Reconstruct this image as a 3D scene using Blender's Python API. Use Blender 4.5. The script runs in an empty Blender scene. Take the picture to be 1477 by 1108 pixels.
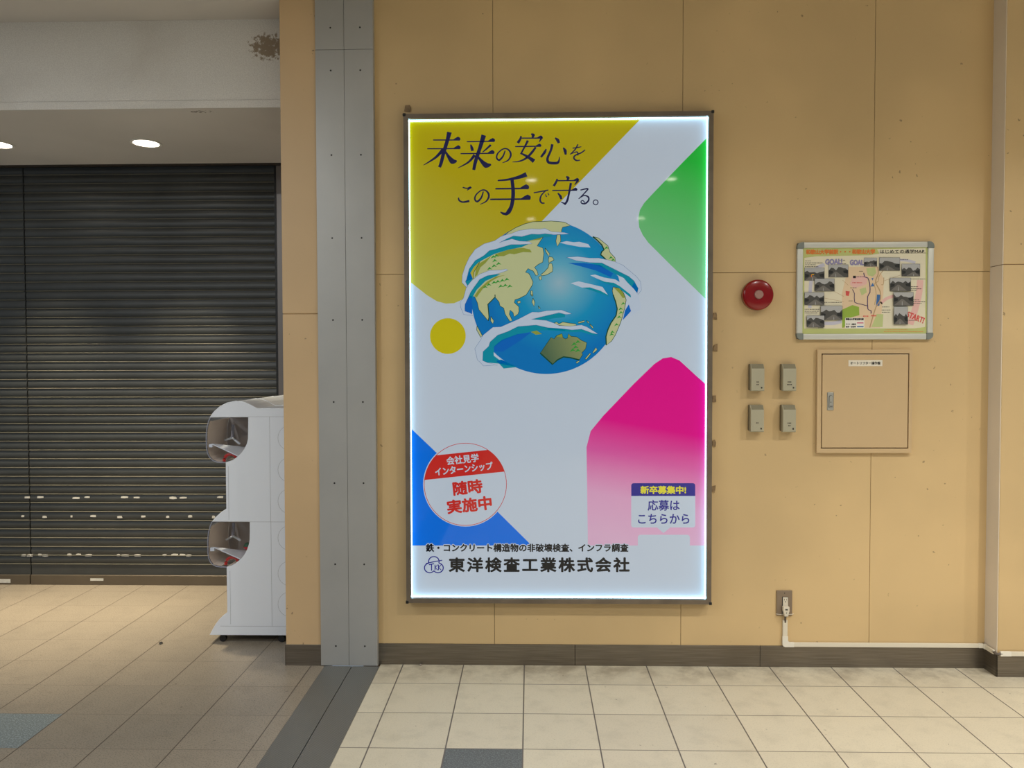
import bpy, bmesh, math, random
from mathutils import Vector, Matrix
from mathutils.geometry import tessellate_polygon
random.seed(7)
SC = bpy.context.scene
COL = SC.collection
PI = math.pi

# ------------------------------------------------------------------ camera
FPX = 1109.0
CAM = Vector((0.029, -3.7574, 1.4953))
YAW, PITCH, ROLL = 0.02297, 0.02823, -0.00244

def cam_axes():
    cy, sy, cp, sp = math.cos(YAW), math.sin(YAW), math.cos(PITCH), math.sin(PITCH)
    f = Vector((-sy*cp, cy*cp, -sp))
    r = Vector((cy, sy, 0))
    u = r.cross(f)
    c, s = math.cos(ROLL), math.sin(ROLL)
    return c*r + s*u, -s*r + c*u, f
AX_R, AX_U, AX_F = cam_axes()
cd = bpy.data.cameras.new('camera')
cd.sensor_width = 36.0
cd.lens = FPX*36.0/1477.0
cam = bpy.data.objects.new('camera', cd)
COL.objects.link(cam)
M = Matrix((AX_R, AX_U, -AX_F)).transposed().to_4x4()
M.translation = CAM
cam.matrix_world = M
cd.clip_start = 0.05
SC.camera = cam

# ------------------------------------------------------------------ world and exposure
SC.view_settings.view_transform = 'Standard'
SC.view_settings.look = 'None'
SC.view_settings.gamma = 1.0
SC.view_settings.use_curve_mapping = False
SC.view_settings.exposure = 0.0
wd = bpy.data.worlds.new('world')
SC.world = wd
wd.use_nodes = True
wd.node_tree.nodes['Background'].inputs[0].default_value = (0.72, 0.86, 1.0, 1)
wd.node_tree.nodes['Background'].inputs[1].default_value = 0.24

HALL_W = 23.0          # each concourse downlight
HALL_SPREAD = 136
SOFFIT_W = 13.0        # downlights in the shop soffit
LEFT_FILL_W = 30.0  # each unseen lamp added to brighten the left hall

def pix(px, py, y):
    """photo pixel -> the point on the upright plane at depth y"""
    d = AX_R*((px-738.5)/FPX) - AX_U*((py-554.0)/FPX) + AX_F
    t = (y-CAM.y)/d.y
    return CAM + d*t

# ------------------------------------------------------------------ materials
def lin(c):
    return tuple((v/255/12.92 if v/255 <= .04045 else ((v/255+.055)/1.055)**2.4) for v in c)

def mat(name, rgb, rough=0.6, metal=0.0, spec=0.5, emit=0.0, noise=0.0, nscale=6.0, bump=0.0, bscale=120.0):
    m = bpy.data.materials.new(name)
    m.use_nodes = True
    nt = m.node_tree
    b = nt.nodes['Principled BSDF']
    c = lin(rgb)
    b.inputs['Base Color'].default_value = (*c, 1)
    b.inputs['Roughness'].default_value = rough
    b.inputs['Metallic'].default_value = metal
    b.inputs['Specular IOR Level'].default_value = spec
    if emit:
        b.inputs['Emission Color'].default_value = (*c, 1)
        b.inputs['Emission Strength'].default_value = emit
    if noise or bump:
        tc = nt.nodes.new('ShaderNodeTexCoord')
    if noise:
        n = nt.nodes.new('ShaderNodeTexNoise')
        n.inputs['Scale'].default_value = nscale
        n.inputs['Detail'].default_value = 5
        nt.links.new(tc.outputs['Object'], n.inputs['Vector'])
        r = nt.nodes.new('ShaderNodeValToRGB')
        r.color_ramp.elements[0].position = .3
        r.color_ramp.elements[1].position = .7
        r.color_ramp.elements[0].color = (*[v*(1-noise) for v in c], 1)
        r.color_ramp.elements[1].color = (*[min(1, v*(1+noise*.5)) for v in c], 1)
        nt.links.new(n.outputs['Fac'], r.inputs['Fac'])
        nt.links.new(r.outputs['Color'], b.inputs['Base Color'])
    if bump:
        n2 = nt.nodes.new('ShaderNodeTexNoise')
        n2.inputs['Scale'].default_value = bscale
        nt.links.new(tc.outputs['Object'], n2.inputs['Vector'])
        bp = nt.nodes.new('ShaderNodeBump')
        bp.inputs['Strength'].default_value = bump
        bp.inputs['Distance'].default_value = .003
        nt.links.new(n2.outputs['Fac'], bp.inputs['Height'])
        nt.links.new(bp.outputs['Normal'], b.inputs['Normal'])
    return m

class NT:
    """tiny helper for writing node maths"""
    def __init__(s, m):
        s.t = m.node_tree
        s.b = s.t.nodes['Principled BSDF']
        s.tc = s.t.nodes.new('ShaderNodeTexCoord')
        sx = s.t.nodes.new('ShaderNodeSeparateXYZ')
        s.t.links.new(s.tc.outputs['Object'], sx.inputs[0])
        s.x, s.y, s.z = sx.outputs
    def put(s, sock, v):
        if hasattr(v, 'is_output'):
            s.t.links.new(v, sock)
        else:
            sock.default_value = v
    def m(s, op, a, b=0.0, c=0.0):
        n = s.t.nodes.new('ShaderNodeMath')
        n.operation = op
        for i, v in enumerate((a, b, c)):
            s.put(n.inputs[i], v)
        return n.outputs[0]
    def noise(s, scale, detail=4, vec=None, rough=.5):
        n = s.t.nodes.new('ShaderNodeTexNoise')
        n.inputs['Scale'].default_value = scale
        n.inputs['Detail'].default_value = detail
        n.inputs['Roughness'].default_value = rough
        s.t.links.new(vec if vec else s.tc.outputs['Object'], n.inputs['Vector'])
        return n.outputs['Fac']
    def vec(s, x, y, z):
        n = s.t.nodes.new('ShaderNodeCombineXYZ')
        for i, v in enumerate((x, y, z)):
            s.put(n.inputs[i], v)
        return n.outputs[0]
    def step(s, v, a, b):
        n = s.t.nodes.new('ShaderNodeMapRange')
        n.interpolation_type = 'SMOOTHSTEP'
        s.put(n.inputs['Value'], v)
        n.inputs['From Min'].default_value = a
        n.inputs['From Max'].default_value = b
        return n.outputs['Result']
    def mix(s, f, a, b):
        n = s.t.nodes.new('ShaderNodeMix')
        n.data_type = 'RGBA'
        s.put(n.inputs[0], f)
        for sock, v in ((n.inputs[6], a), (n.inputs[7], b)):
            if hasattr(v, 'is_output'):
                s.t.links.new(v, sock)
            else:
                sock.default_value = (*lin(v), 1)
        return n.outputs[2]
    def ell(s, cx, cz, rx, rz):
        """1 inside an ellipse on the wall, falling to 0 at its rim"""
        a = s.m('POWER', s.m('DIVIDE', s.m('SUBTRACT', s.x, cx), rx), 2.0)
        b = s.m('POWER', s.m('DIVIDE', s.m('SUBTRACT', s.z, cz), rz), 2.0)
        return s.m('SUBTRACT', 1.0, s.m('ADD', a, b))
    def color(s, v):
        s.t.links.new(v, s.b.inputs['Base Color'])
    def bump(s, h, strength=.3, dist=.002):
        n = s.t.nodes.new('ShaderNodeBump')
        n.inputs['Strength'].default_value = strength
        n.inputs['Distance'].default_value = dist
        s.t.links.new(h, n.inputs['Height'])
        s.t.links.new(n.outputs['Normal'], s.b.inputs['Normal'])

def wall_paint(name, rgb, dirt=True):
    m = mat(name, rgb, .5)
    k = NT(m)
    big = k.noise(1.1, 3)
    col = k.mix(k.step(big, .35, .7), tuple(v*.95 for v in rgb), tuple(min(255, v*1.02) for v in rgb))
    if dirt:
        # chips and specks of bare brown substrate
        sp = k.noise(38, 2)
        cl = k.noise(2.3, 2)
        f = k.m('MULTIPLY', k.step(sp, .71, .735), k.step(cl, .46, .6))
        col = k.mix(k.m('MULTIPLY', f, .6), col, (88, 68, 46))
        # thin downward scratches
        sv = k.vec(k.m('MULTIPLY', k.x, 30.0), k.y, k.m('MULTIPLY', k.z, 3.5))
        sc = k.noise(2.0, 2, sv)
        f2 = k.m('MULTIPLY', k.step(sc, .76, .79), k.step(cl, .5, .6))
        col = k.mix(k.m('MULTIPLY', f2, .45), col, (80, 62, 44))
    k.color(col)
    k.bump(k.noise(60, 2), .06)
    return m

TAN = wall_paint('tan painted panel', (211, 181, 131))
TAN2 = wall_paint('tan painted pillar', (210, 178, 134))
RETURN = mat('grey beige side paint', (226, 214, 196), .55, noise=.06, nscale=3)
GROOVE = mat('dark joint', (128, 98, 64), .8)
STEEL = mat('brushed dark stainless skirting', (128, 120, 108), .34, .85)
def steel_nodes():
    k = NT(STEEL)
    v = k.vec(k.m('MULTIPLY', k.x, 1.0), k.y, k.m('MULTIPLY', k.z, 60.0))
    n = k.noise(5, 3, v)
    st = k.noise(1.4, 3)
    c = k.mix(k.step(n, .3, .7), (118, 110, 98), (138, 130, 118))
    c = k.mix(k.m('MULTIPLY', k.step(st, .55, .75), .5), c, (92, 82, 68))
    k.color(c)
steel_nodes()
COVER = mat('satin grey aluminium', (176, 175, 171), .42, .35, noise=.06, nscale=3)
COVER_SEAM = mat('aluminium joint shade', (118, 117, 114), .5, .3)
STRIPM = mat('ribbed grey metal floor strip', (98, 97, 94), .42, .6)
def strip_nodes():
    k = NT(STRIPM)
    w = k.m('SINE', k.m('MULTIPLY', k.x, 1250.0))
    k.color(k.mix(k.step(w, -.6, .6), (114, 115, 112), (146, 146, 141)))
    k.bump(w, .35, .001)
strip_nodes()
BLACK = mat('black plastic', (18, 18, 18), .5)
DARKHOLE = mat('dark screw head', (22, 20, 18), .6)
WHITE_CEIL = mat('white ceiling board', (206, 201, 194), .8, noise=.03, nscale=2)

def fascia_mat():
    m = mat('rough sprayed plaster', (214, 204, 190), .9)
    k = NT(m)
    g = k.noise(210, 3)
    st = k.noise(1.6, 4)
    c = k.mix(k.step(g, .35, .65), (214, 209, 201), (227, 223, 215))
    c = k.mix(k.m('MULTIPLY', k.step(st, .5, .72), .35), c, (184, 174, 160))
    # patch where the coat has flaked off at the pillar
    e = k.ell(-1.30, 3.115, .125, .085)
    f = k.step(k.m('ADD', k.m('MULTIPLY', e, .30), k.noise(46, 4, None, .7)), .60, .72)
    f = k.m('MULTIPLY', f, k.step(e, -.25, .1))
    c = k.mix(k.m('MULTIPLY', f, .85), c, (132, 110, 80))
    k.color(c)
    k.bump(k.noise(150, 3), .5, .003)
    return m
FASCIA = fascia_mat()

def soffit_mat():
    m = mat('white soffit board', (204, 199, 192), .75)
    k = NT(m)
    c = k.mix(k.step(k.noise(1.5, 2), .3, .7), (212, 210, 207), (220, 218, 215))
    # scrape mark near the front edge
    a = k.m('POWER', k.m('DIVIDE', k.m('SUBTRACT', k.x, -1.675), .07), 2.0)
    b = k.m('POWER', k.m('DIVIDE', k.m('SUBTRACT', k.y, .255), .02), 2.0)
    e = k.m('SUBTRACT', 1.0, k.m('ADD', a, b))
    f = k.m('MULTIPLY', k.step(e, 0, .3), k.step(k.noise(55, 2), .52, .56))
    k.color(k.mix(k.m('MULTIPLY', f, .8), c, (70, 62, 54)))
    return m
SOFFIT = soffit_mat()

def tile_mat(name, ca, cb, grout, ox, oy, sx, sy, gw, dark_cell, dark_rgb, rough, grain, wall_dirt):
    m = mat(name, ca, rough)
    k = NT(m)
    u = k.m('DIVIDE', k.m('SUBTRACT', k.x, ox), sx)
    v = k.m('DIVIDE', k.m('SUBTRACT', k.y, oy), sy)
    iu, iv = k.m('FLOOR', u), k.m('FLOOR', v)
    fu, fv = k.m('SUBTRACT', u, iu), k.m('SUBTRACT', v, iv)
    du = k.m('MULTIPLY', k.m('MINIMUM', fu, k.m('SUBTRACT', 1.0, fu)), sx)
    dv = k.m('MULTIPLY', k.m('MINIMUM', fv, k.m('SUBTRACT', 1.0, fv)), sy)
    wn = k.t.nodes.new('ShaderNodeTexWhiteNoise')
    k.t.links.new(k.vec(iu, iv, 0.0), wn.inputs['Vector'])
    c = k.mix(wn.outputs['Value'], ca, cb)
    mott = k.noise(9, 5, None, .6)
    c = k.mix(k.m('MULTIPLY', k.step(mott, .45, .75), .28), c, tuple(q*.78 for q in ca))
    g = k.noise(170, 2)
    c = k.mix(k.m('MULTIPLY', k.step(g, .5, .66), grain), c, tuple(q*.55 for q in ca))
    c = k.mix(k.m('MULTIPLY', k.step(k.noise(260, 1), .62, .7), grain*.6), c, tuple(min(255, q*1.3) for q in ca))
    is_d = k.m('MULTIPLY', k.m('COMPARE', iu, float(dark_cell[0]), .1), k.m('COMPARE', iv, float(dark_cell[1]), .1))
    dk = k.mix(k.step(g, .45, .65), tuple(q*.85 for q in dark_rgb), tuple(q*1.12 for q in dark_rgb))
    c = k.mix(is_d, c, dk)
    # scuffs and dirt flecks
    fl = k.m('MULTIPLY', k.step(k.noise(30, 2), .71, .74), k.step(k.noise(3, 2), .42, .6))
    c = k.mix(k.m('MULTIPLY', fl, .55), c, (82, 72, 60))
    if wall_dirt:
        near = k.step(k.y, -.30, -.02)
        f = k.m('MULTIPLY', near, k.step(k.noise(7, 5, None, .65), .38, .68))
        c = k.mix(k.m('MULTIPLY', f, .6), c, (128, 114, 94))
    j = k.m('MAXIMUM', k.step(k.m('SUBTRACT', gw[0], du), 0, .0008), k.step(k.m('SUBTRACT', gw[1], dv), 0, .0008))
    c = k.mix(j, c, grout)
    k.color(c)
    k.bump(k.m('SUBTRACT', 1.0, j), .4, .002)
    return m
TILE_R = tile_mat('cream floor tile', (213, 204, 180), (206, 197, 174), (104, 97, 90), 0, -.226, .3, .3,
                  (.0031, .0024), (-1, -3), (108, 113, 112), .42, .12, True)
TILE_L = tile_mat('speckled granite floor tile', (148, 137, 121), (142, 132, 117), (86, 76, 66), -1.052, .018, .3035, .2905,
                  (.0026, .0012), (-4, -3), (132, 140, 139), .4, .5, False)

# ------------------------------------------------------------------ mesh builder
class MB:
    def __init__(s):
        s.v, s.f, s.mi, s.mats = [], [], [], []
        s.smooth = False
    def slot(s, m):
        if m not in s.mats:
            s.mats.append(m)
        return s.mats.index(m)
    def add(s, vs, fs, m):
        o = len(s.v)
        i = s.slot(m)
        s.v += [tuple(v) for v in vs]
        for f in fs:
            s.f.append([o+q for q in f])
            s.mi.append(i)
    def box(s, x0, x1, y0, y1, z0, z1, m, bev=0.0, seg=2):
        bm = bmesh.new()
        bmesh.ops.create_cube(bm, size=1)
        for v in bm.verts:
            v.co = Vector((x0+(v.co.x+.5)*(x1-x0), y0+(v.co.y+.5)*(y1-y0), z0+(v.co.z+.5)*(z1-z0)))
        if bev:
            bmesh.ops.bevel(bm, geom=bm.edges[:], offset=bev, segments=seg, affect='EDGES', profile=.5)
        s.bm(bm, m)
    def bm(s, bm, m):
        bm.verts.index_update()
        s.add([v.co[:] for v in bm.verts], [[v.index for v in f.verts] for f in bm.faces], m)
        bm.free()
    def prism(s, prof, a0, a1, m, axis='y'):
        """closed outline extruded along an axis; outline is (x,z) for y, (y,z) for x"""
        n = len(prof)
        P = (lambda p, a: (p[0], a, p[1])) if axis == 'y' else (lambda p, a: (a, p[0], p[1]))
        vs = [P(p, a0) for p in prof] + [P(p, a1) for p in prof]
        fs = [(i, (i+1) % n, n+(i+1) % n, n+i) for i in range(n)]
        tr = tessellate_polygon([[Vector((p[0], p[1], 0)) for p in prof]])
        for t in tr:
            fs.append(tuple(t))
            fs.append(tuple(n+i for i in reversed(t)))
        s.add(vs, fs, m)
    def lathe(s, prof, c, m, axis='y', n=40):
        """prof: (radius, along)"""
        vs, fs = [], []
        for r, a in prof:
            for i in range(n):
                t = 2*PI*i/n
                if axis == 'y':
                    vs.append((c[0]+r*math.cos(t), c[1]+a, c[2]+r*math.sin(t)))
                elif axis == 'z':
                    vs.append((c[0]+r*math.cos(t), c[1]+r*math.sin(t), c[2]+a))
                else:
                    vs.append((c[0]+a, c[1]+r*math.cos(t), c[2]+r*math.sin(t)))
        for k in range(len(prof)-1):
            for i in range(n):
                j = (i+1) % n
                fs.append((k*n+i, k*n+j, (k+1)*n+j, (k+1)*n+i))
        if prof[0][0] > 1e-5:
            fs.append(tuple(range(n)))
        if prof[-1][0] > 1e-5:
            fs.append(tuple((len(prof)-1)*n+i for i in range(n)))
        s.add(vs, fs, m)
    def tube(s, pts, r, m, n=8):
        vs, fs = [], []
        pts = [Vector(p) for p in pts]
        for k, p in enumerate(pts):
            d = (pts[min(k+1, len(pts)-1)]-pts[max(k-1, 0)]).normalized()
            a = Vector((0, 0, 1)) if abs(d.z) < .9 else Vector((1, 0, 0))
            e1 = d.cross(a).normalized()
            e2 = d.cross(e1)
            for i in range(n):
                t = 2*PI*i/n
                vs.append(p+e1*(r*math.cos(t))+e2*(r*math.sin(t)))
        for k in range(len(pts)-1):
            for i in range(n):
                j = (i+1) % n
                fs.append((k*n+i, k*n+j, (k+1)*n+j, (k+1)*n+i))
        fs += [tuple(range(n)), tuple((len(pts)-1)*n+i for i in range(n))]
        s.add(vs, fs, m)
    def build(s, name, parent=None, smooth=False, loc=None):
        me = bpy.data.meshes.new(name)
        off = Vector(loc) if loc is not None else (wloc(parent) if parent else Vector((0, 0, 0)))
        me.from_pydata([Vector(v)-off for v in s.v], [], s.f)
        for m in s.mats:
            me.materials.append(m)
        me.polygons.foreach_set('material_index', s.mi)
        bm = bmesh.new()
        bm.from_mesh(me)
        bmesh.ops.remove_doubles(bm, verts=bm.verts, dist=1e-6)
        if not getattr(s, 'flat_art', False):
            bmesh.ops.recalc_face_normals(bm, faces=bm.faces)
        bm.to_mesh(me)
        bm.free()
        if smooth:
            me.polygons.foreach_set('use_smooth', [True]*len(me.polygons))
            me.set_sharp_from_angle(angle=math.radians(35))
        o = bpy.data.objects.new(name, me)
        COL.objects.link(o)
        if parent:
            o.parent = parent
        if loc is not None:
            o.location = Vector(loc)-(wloc(parent) if parent else Vector((0, 0, 0)))
        return o

def wloc(o):
    l = Vector((0, 0, 0))
    while o:
        l += o.location
        o = o.parent
    return l

def thing(name, label, cat, loc, group=None):
    o = bpy.data.objects.new(name, None)
    COL.objects.link(o)
    o.empty_display_size = .1
    o.location = loc
    tag(o, label, cat, group)
    return o

def tag(o, label, cat, group=None):
    o['label'] = label
    o['category'] = cat
    if group:
        o['group'] = group
    return o

def struct(o, label=None):
    o['kind'] = 'structure'
    if label:
        o['label'] = label
    return o

# ------------------------------------------------------------------ the room
CEIL_Z = 3.42
LCEIL_Z = 3.255
SOF_Z = 2.806
FAS_Y = .199
SHUT_Y = 1.345

b = MB(); b.box(-.712, 5.0, -9, .01, -.05, 0, TILE_R)
struct(b.build('floor'), 'cream square floor tiles in front of the tan wall')
b = MB(); b.box(-5.2, -.9835, -9, .0, -.05, 0, TILE_L); b.box(-5.2, -.98, 0, 1.6, -.05, 0, TILE_L)
struct(b.build('floor_left'), 'brown speckled stone floor tiles in front of the shutter')

# metal floor strip over the expansion joint
b = MB()
b.box(-.9835, -.8495, -9, -.036, -.05, .003, STRIPM, .001, 1)
b.box(-.8465, -.712, -9, -.036, -.05, .003, STRIPM, .001, 1)
b.box(-.985, -.711, -9, -.036, -.05, -.002, BLACK)
struct(b.build('trim_1'), 'ribbed grey metal strip across the floor')

# back wall made of panels with open joints
b = MB()
xs = [-.80, -.1465, .7685, 1.6835, 2.30]
zs = [.104, 1.926, CEIL_Z]
for i in range(4):
    for j in range(2):
        b.box(xs[i]+.0009, xs[i+1]-.0009, 0.0, .016, zs[j]+(.001 if j else 0), zs[j+1]-.001, TAN, .0009, 1)
b.box(-.80, 2.30, .008, .20, -.02, CEIL_Z, GROOVE)
struct(b.build('wall_back'), 'tan painted panel wall behind the lit sign')

# skirting
b = MB()
x = -.722
for x1 in (.25, 1.155, 2.2385):
    b.box(x+.0006, x1-.0006, -.004, .007, 0, .104, STEEL, .001, 1)
    x = x1
struct(b.build('baseboard_back'), 'dark stainless skirting along the tan wall')

# pilaster on the right
b = MB()
def pil(z0, z1):
    b.box(2.2425, 3.6, -.101, .2, z0, z1, TAN, .003, 2)
    b.box(2.2400, 2.2427, -.0985, .0, z0, z1, RETURN)
pil(.0, 1.945); pil(1.948, CEIL_Z)
b.box(2.244, 3.6, -.098, .2, 1.94, 1.95, GROOVE)
struct(b.build('wall_right'), 'tan pilaster at the right edge')
b = MB()
b.box(2.2365, 2.2402, -.107, -.004, 0, .104, STEEL)
b.box(2.2365, 3.6, -.107, -.1005, 0, .104, STEEL, .001, 1)
struct(b.build('baseboard_right'), 'dark stainless skirting round the pilaster')

# pillar at the left of the wall, ending the shop front
b = MB()
b.box(-1.178, -.79, -.02, FAS_Y, 0, 1.733, TAN2, .004, 2)
b.box(-1.178, -.79, -.02, FAS_Y, 1.735, CEIL_Z, TAN2, .004, 2)
b.box(-1.174, -.79, -.016, FAS_Y, 1.73, 1.74, GROOVE)
b.box(-1.098, -.9, FAS_Y+.0005, 1.55, 0, LCEIL_Z, TAN2)
struct(b.build('wall_left'), 'narrow tan pillar between shutter and grey cover plate')
b = MB()
b.box(-1.1795, -1.000, -.025, -.0195, 0, .104, STEEL, .001, 1)
b.box(-1.1815, -1.1775, -.025, FAS_Y, 0, .104, STEEL)
struct(b.build('baseboard_left'), 'dark stainless skirting at the pillar foot')

# upright expansion joint cover: two plates, joints and screws
cover = bpy.data.objects.new('trim_2', None)
COL.objects.link(cover); cover.location = (-.861, -.03, 0)
struct(cover, 'tall grey aluminium joint cover with paired screws')
zj = pix(480, 71.5, -.033).z
for (x0, x1, yf) in ((-1.0015, -.8625, -.031), (-.8610, -.7215, -.033)):
    b = MB()
    b.box(x0, x1, yf, -.0205, .004, zj-.0008, COVER, .0012, 2)
    b.box(x0, x1, yf, -.0205, zj+.0008, CEIL_Z, COVER, .0012, 2)
    b.box(x0+.002, x1-.002, yf+.003, -.0205, .004, CEIL_Z, COVER_SEAM)
    b.build('cover_plate', cover)
b = MB(); b.box(-.8635, -.860, -.0285, -.0205, .004, CEIL_Z, COVER_SEAM); b.build('plate_joint', cover)
b = MB(); b.box(-.7215, -.7205, -.028, .0, 0, CEIL_Z, COVER); b.build('cover_return', cover)
screw_me = None
for py in (40, 101.7, 223.7, 343.5, 461.7, 580, 697, 814, 932):
    for (xa, yf) in ((477, -.031), (519.5, -.033)):
        p = pix(480, py, yf)
        xw = -.927 if xa < 500 else -.7835
        sb = MB()
        sb.lathe([(.0043, 0), (.0043, -.0006), (.003, -.0010), (.0, -.0010)], (xw, yf, p.z), DARKHOLE, 'y', 14)
        sb.build('screw', cover, loc=(xw, yf, p.z))

# ceilings
b = MB(); b.box(-1.176, 5, -9, .2, CEIL_Z, CEIL_Z+.1, WHITE_CEIL)
struct(b.build('ceiling'), 'white ceiling over the cream floor')
b = MB(); b.box(-5.2, -1.177, -9, FAS_Y+.05, LCEIL_Z, CEIL_Z+.1, WHITE_CEIL)
struct(b.build('ceiling_left'), 'lower white ceiling left of the pillar')
b = MB(); b.box(-5.2, -1.0985, FAS_Y+.0003, FAS_Y+.05, SOF_Z+.041, LCEIL_Z-.0005, FASCIA); b.box(-5.2, -1.0985, FAS_Y+.0003, FAS_Y+.0008, SOF_Z+.0005, SOF_Z+.042, FASCIA)
struct(b.build('wall_fascia'), 'rough plaster band above the shutter recess')
b = MB()
b.box(-5.2, -1.0985, FAS_Y+.001, 1.30, SOF_Z+.0005, SOF_Z+.04, SOFFIT)
struct(b.build('ceiling_soffit'), 'white soffit in front of the shutter')
DARKSLOT = mat('dark bronze slot edge', (62, 54, 46), .5, .4)
b = MB(); b.box(-5.2, -1.0985, 1.285, 1.303, SOF_Z-.012, SOF_Z+.03, DARKSLOT)
struct(b.build('trim_3'), 'dark slot edge over the shutter')

# ------------------------------------------------------------------ roller shutters
SH = mat('dark painted shutter slat', (66, 68, 67), .42, .15, noise=.22, nscale=3)
LIP = mat('paler shutter slat edge', (104, 101, 88), .5, .1, noise=.25, nscale=5)  # lip in a paler tone than the slats
RAIL = mat('bronze bottom rail', (104, 94, 80), .42, .4, noise=.1, nscale=5)
GUIDE = mat('grey shutter guide', (122, 116, 112), .4, .5)
PAPER = mat('old white sticker paper', (206, 203, 194), .8, noise=.12, nscale=40)
PITCH_S = .0594
xsplit = pix(40.5, 540, SHUT_Y).x
z_line = pix(160, 700.5, SHUT_Y-.012).z
z0s = z_line - math.floor((z_line-.085)/PITCH_S)*PITCH_S
def shutter(name, x0, x1, label):
    root = bpy.data.objects.new(name, None); COL.objects.link(root)
    root.location = ((x0+x1)/2, SHUT_Y, 0)
    struct(root, label)
    sl = MB()
    z = z0s
    while z < SOF_Z+.02:
        prof = [(SHUT_Y-.0035, z+.0045), (SHUT_Y-.008, z+.012), (SHUT_Y-.0105, z+.028), (SHUT_Y-.008, z+.044), (SHUT_Y-.0035, z+.0525), (SHUT_Y-.0035, z+PITCH_S)]
        n = len(prof)
        vs = [(x0, *p) for p in prof]+[(x1, *p) for p in prof]
        sl.add(vs, [(i, i+1, n+i+1, n+i) for i in range(n-1)], SH)
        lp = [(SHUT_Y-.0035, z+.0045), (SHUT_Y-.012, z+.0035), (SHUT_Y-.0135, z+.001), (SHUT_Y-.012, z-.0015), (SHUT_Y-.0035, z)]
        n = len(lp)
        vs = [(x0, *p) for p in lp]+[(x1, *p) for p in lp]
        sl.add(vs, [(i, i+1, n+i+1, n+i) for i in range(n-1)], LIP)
        z += PITCH_S
    sl.box(x0, x1, SHUT_Y+.004, SHUT_Y+.012, .05, SOF_Z+.03, SH)
    sl.build('slat_curtain', root, smooth=True)
    r = MB()
    r.box(x0, x1, SHUT_Y-.022, SHUT_Y+.012, .0, .066, RAIL, .002, 1)
    r.box(x0, x1, SHUT_Y-.008, SHUT_Y+.010, .066, z0s+.004, SH)
    r.build('bottom_rail', root)
    return root
d1 = shutter('door_1', xsplit+.004, -1.652, 'dark slatted roller shutter behind the capsule machines')
d2 = shutter('door_2', -5.2, xsplit-.004, 'dark slatted roller shutter at the left edge')
b = MB(); b.box(xsplit-.005, xsplit+.005, SHUT_Y+.002, SHUT_Y+.02, .0, SOF_Z+.03, BLACK)
struct(b.build('trim_4'), 'dark gap between the two roller shutters')
b = MB()
b.box(-1.652, -1.638, SHUT_Y-.04, SHUT_Y+.03, 0, SOF_Z+.03, BLACK)
b.box(-1.638, -1.0985, SHUT_Y-.041, SHUT_Y+.03, 0, SOF_Z+.03, GUIDE, .002, 1)
struct(b.build('trim_5'), 'grey upright shutter guide beside the pillar')
b = MB(); b.box(-5.2, -1.099, SHUT_Y+.031, SHUT_Y+.08, 0, LCEIL_Z, BLACK)
struct(b.build('wall_shop'), 'dark shop wall behind the shutter')

rows = [
 (125, 14, [(157, 193), (235, 283), (467, 517), (543, 580), (777, 828), (860, 905), (1092, 1145), (1157, 1205), (1398, 1443)]),
 (247, 15, [(137, 157), (272, 303), (455, 468), (583, 620), (757, 790), (910, 942), (1070, 1095), (1213, 1242), (1367, 1390)]),
 (497, 14, [(137, 168), (170, 212), (243, 268), (270, 310), (432, 465), (490, 524), (548, 595), (752, 775), (782, 832), (865, 912), (1048, 1075), (1102, 1150), (1160, 1198), (1200, 1235)])]
K7 = 330/1477
for (yc, h, lst) in rows:
    for (xa, xb) in lst:
        dy = random.uniform(-3, 3)
        hh = h*random.uniform(.75, 1.15)
        a = pix(xa*K7, 690+(yc+dy-hh/2)*K7, SHUT_Y-.011)
        c = pix(xb*K7, 690+(yc+dy+hh/2)*K7, SHUT_Y-.011)
        s = MB()
        w, t = c.x-a.x, a.z-c.z
        pr = [(a.x+random.uniform(0, .1)*w, c.z+random.uniform(0, .2)*t), (a.x+.5*w, c.z+random.uniform(-.05, .1)*t), (c.x-random.uniform(0, .1)*w, c.z+random.uniform(0, .2)*t),
              (c.x-random.uniform(0, .15)*w, a.z-random.uniform(0, .15)*t), (a.x+.4*w, a.z), (a.x+random.uniform(0, .15)*w, a.z-random.uniform(0, .2)*t)]
        s.prism(pr, SHUT_Y-.0118, SHUT_Y-.0065, PAPER)
        par = d1 if a.x > xsplit else d2
        s.build('sticker_scrap', par)
for (xa, xb, ya, yb) in ((-10, 68, 650, 675), (583, 668, 646, 662)):
    a, c = pix(xa*K7, 690+ya*K7, SHUT_Y-.022), pix(xb*K7, 690+yb*K7, SHUT_Y-.022)
    s = MB(); s.box(a.x, c.x, SHUT_Y-.0228, SHUT_Y-.0215, c.z, a.z, PAPER)
    s.build('tape_strip', d1 if a.x > xsplit else d2)

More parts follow.
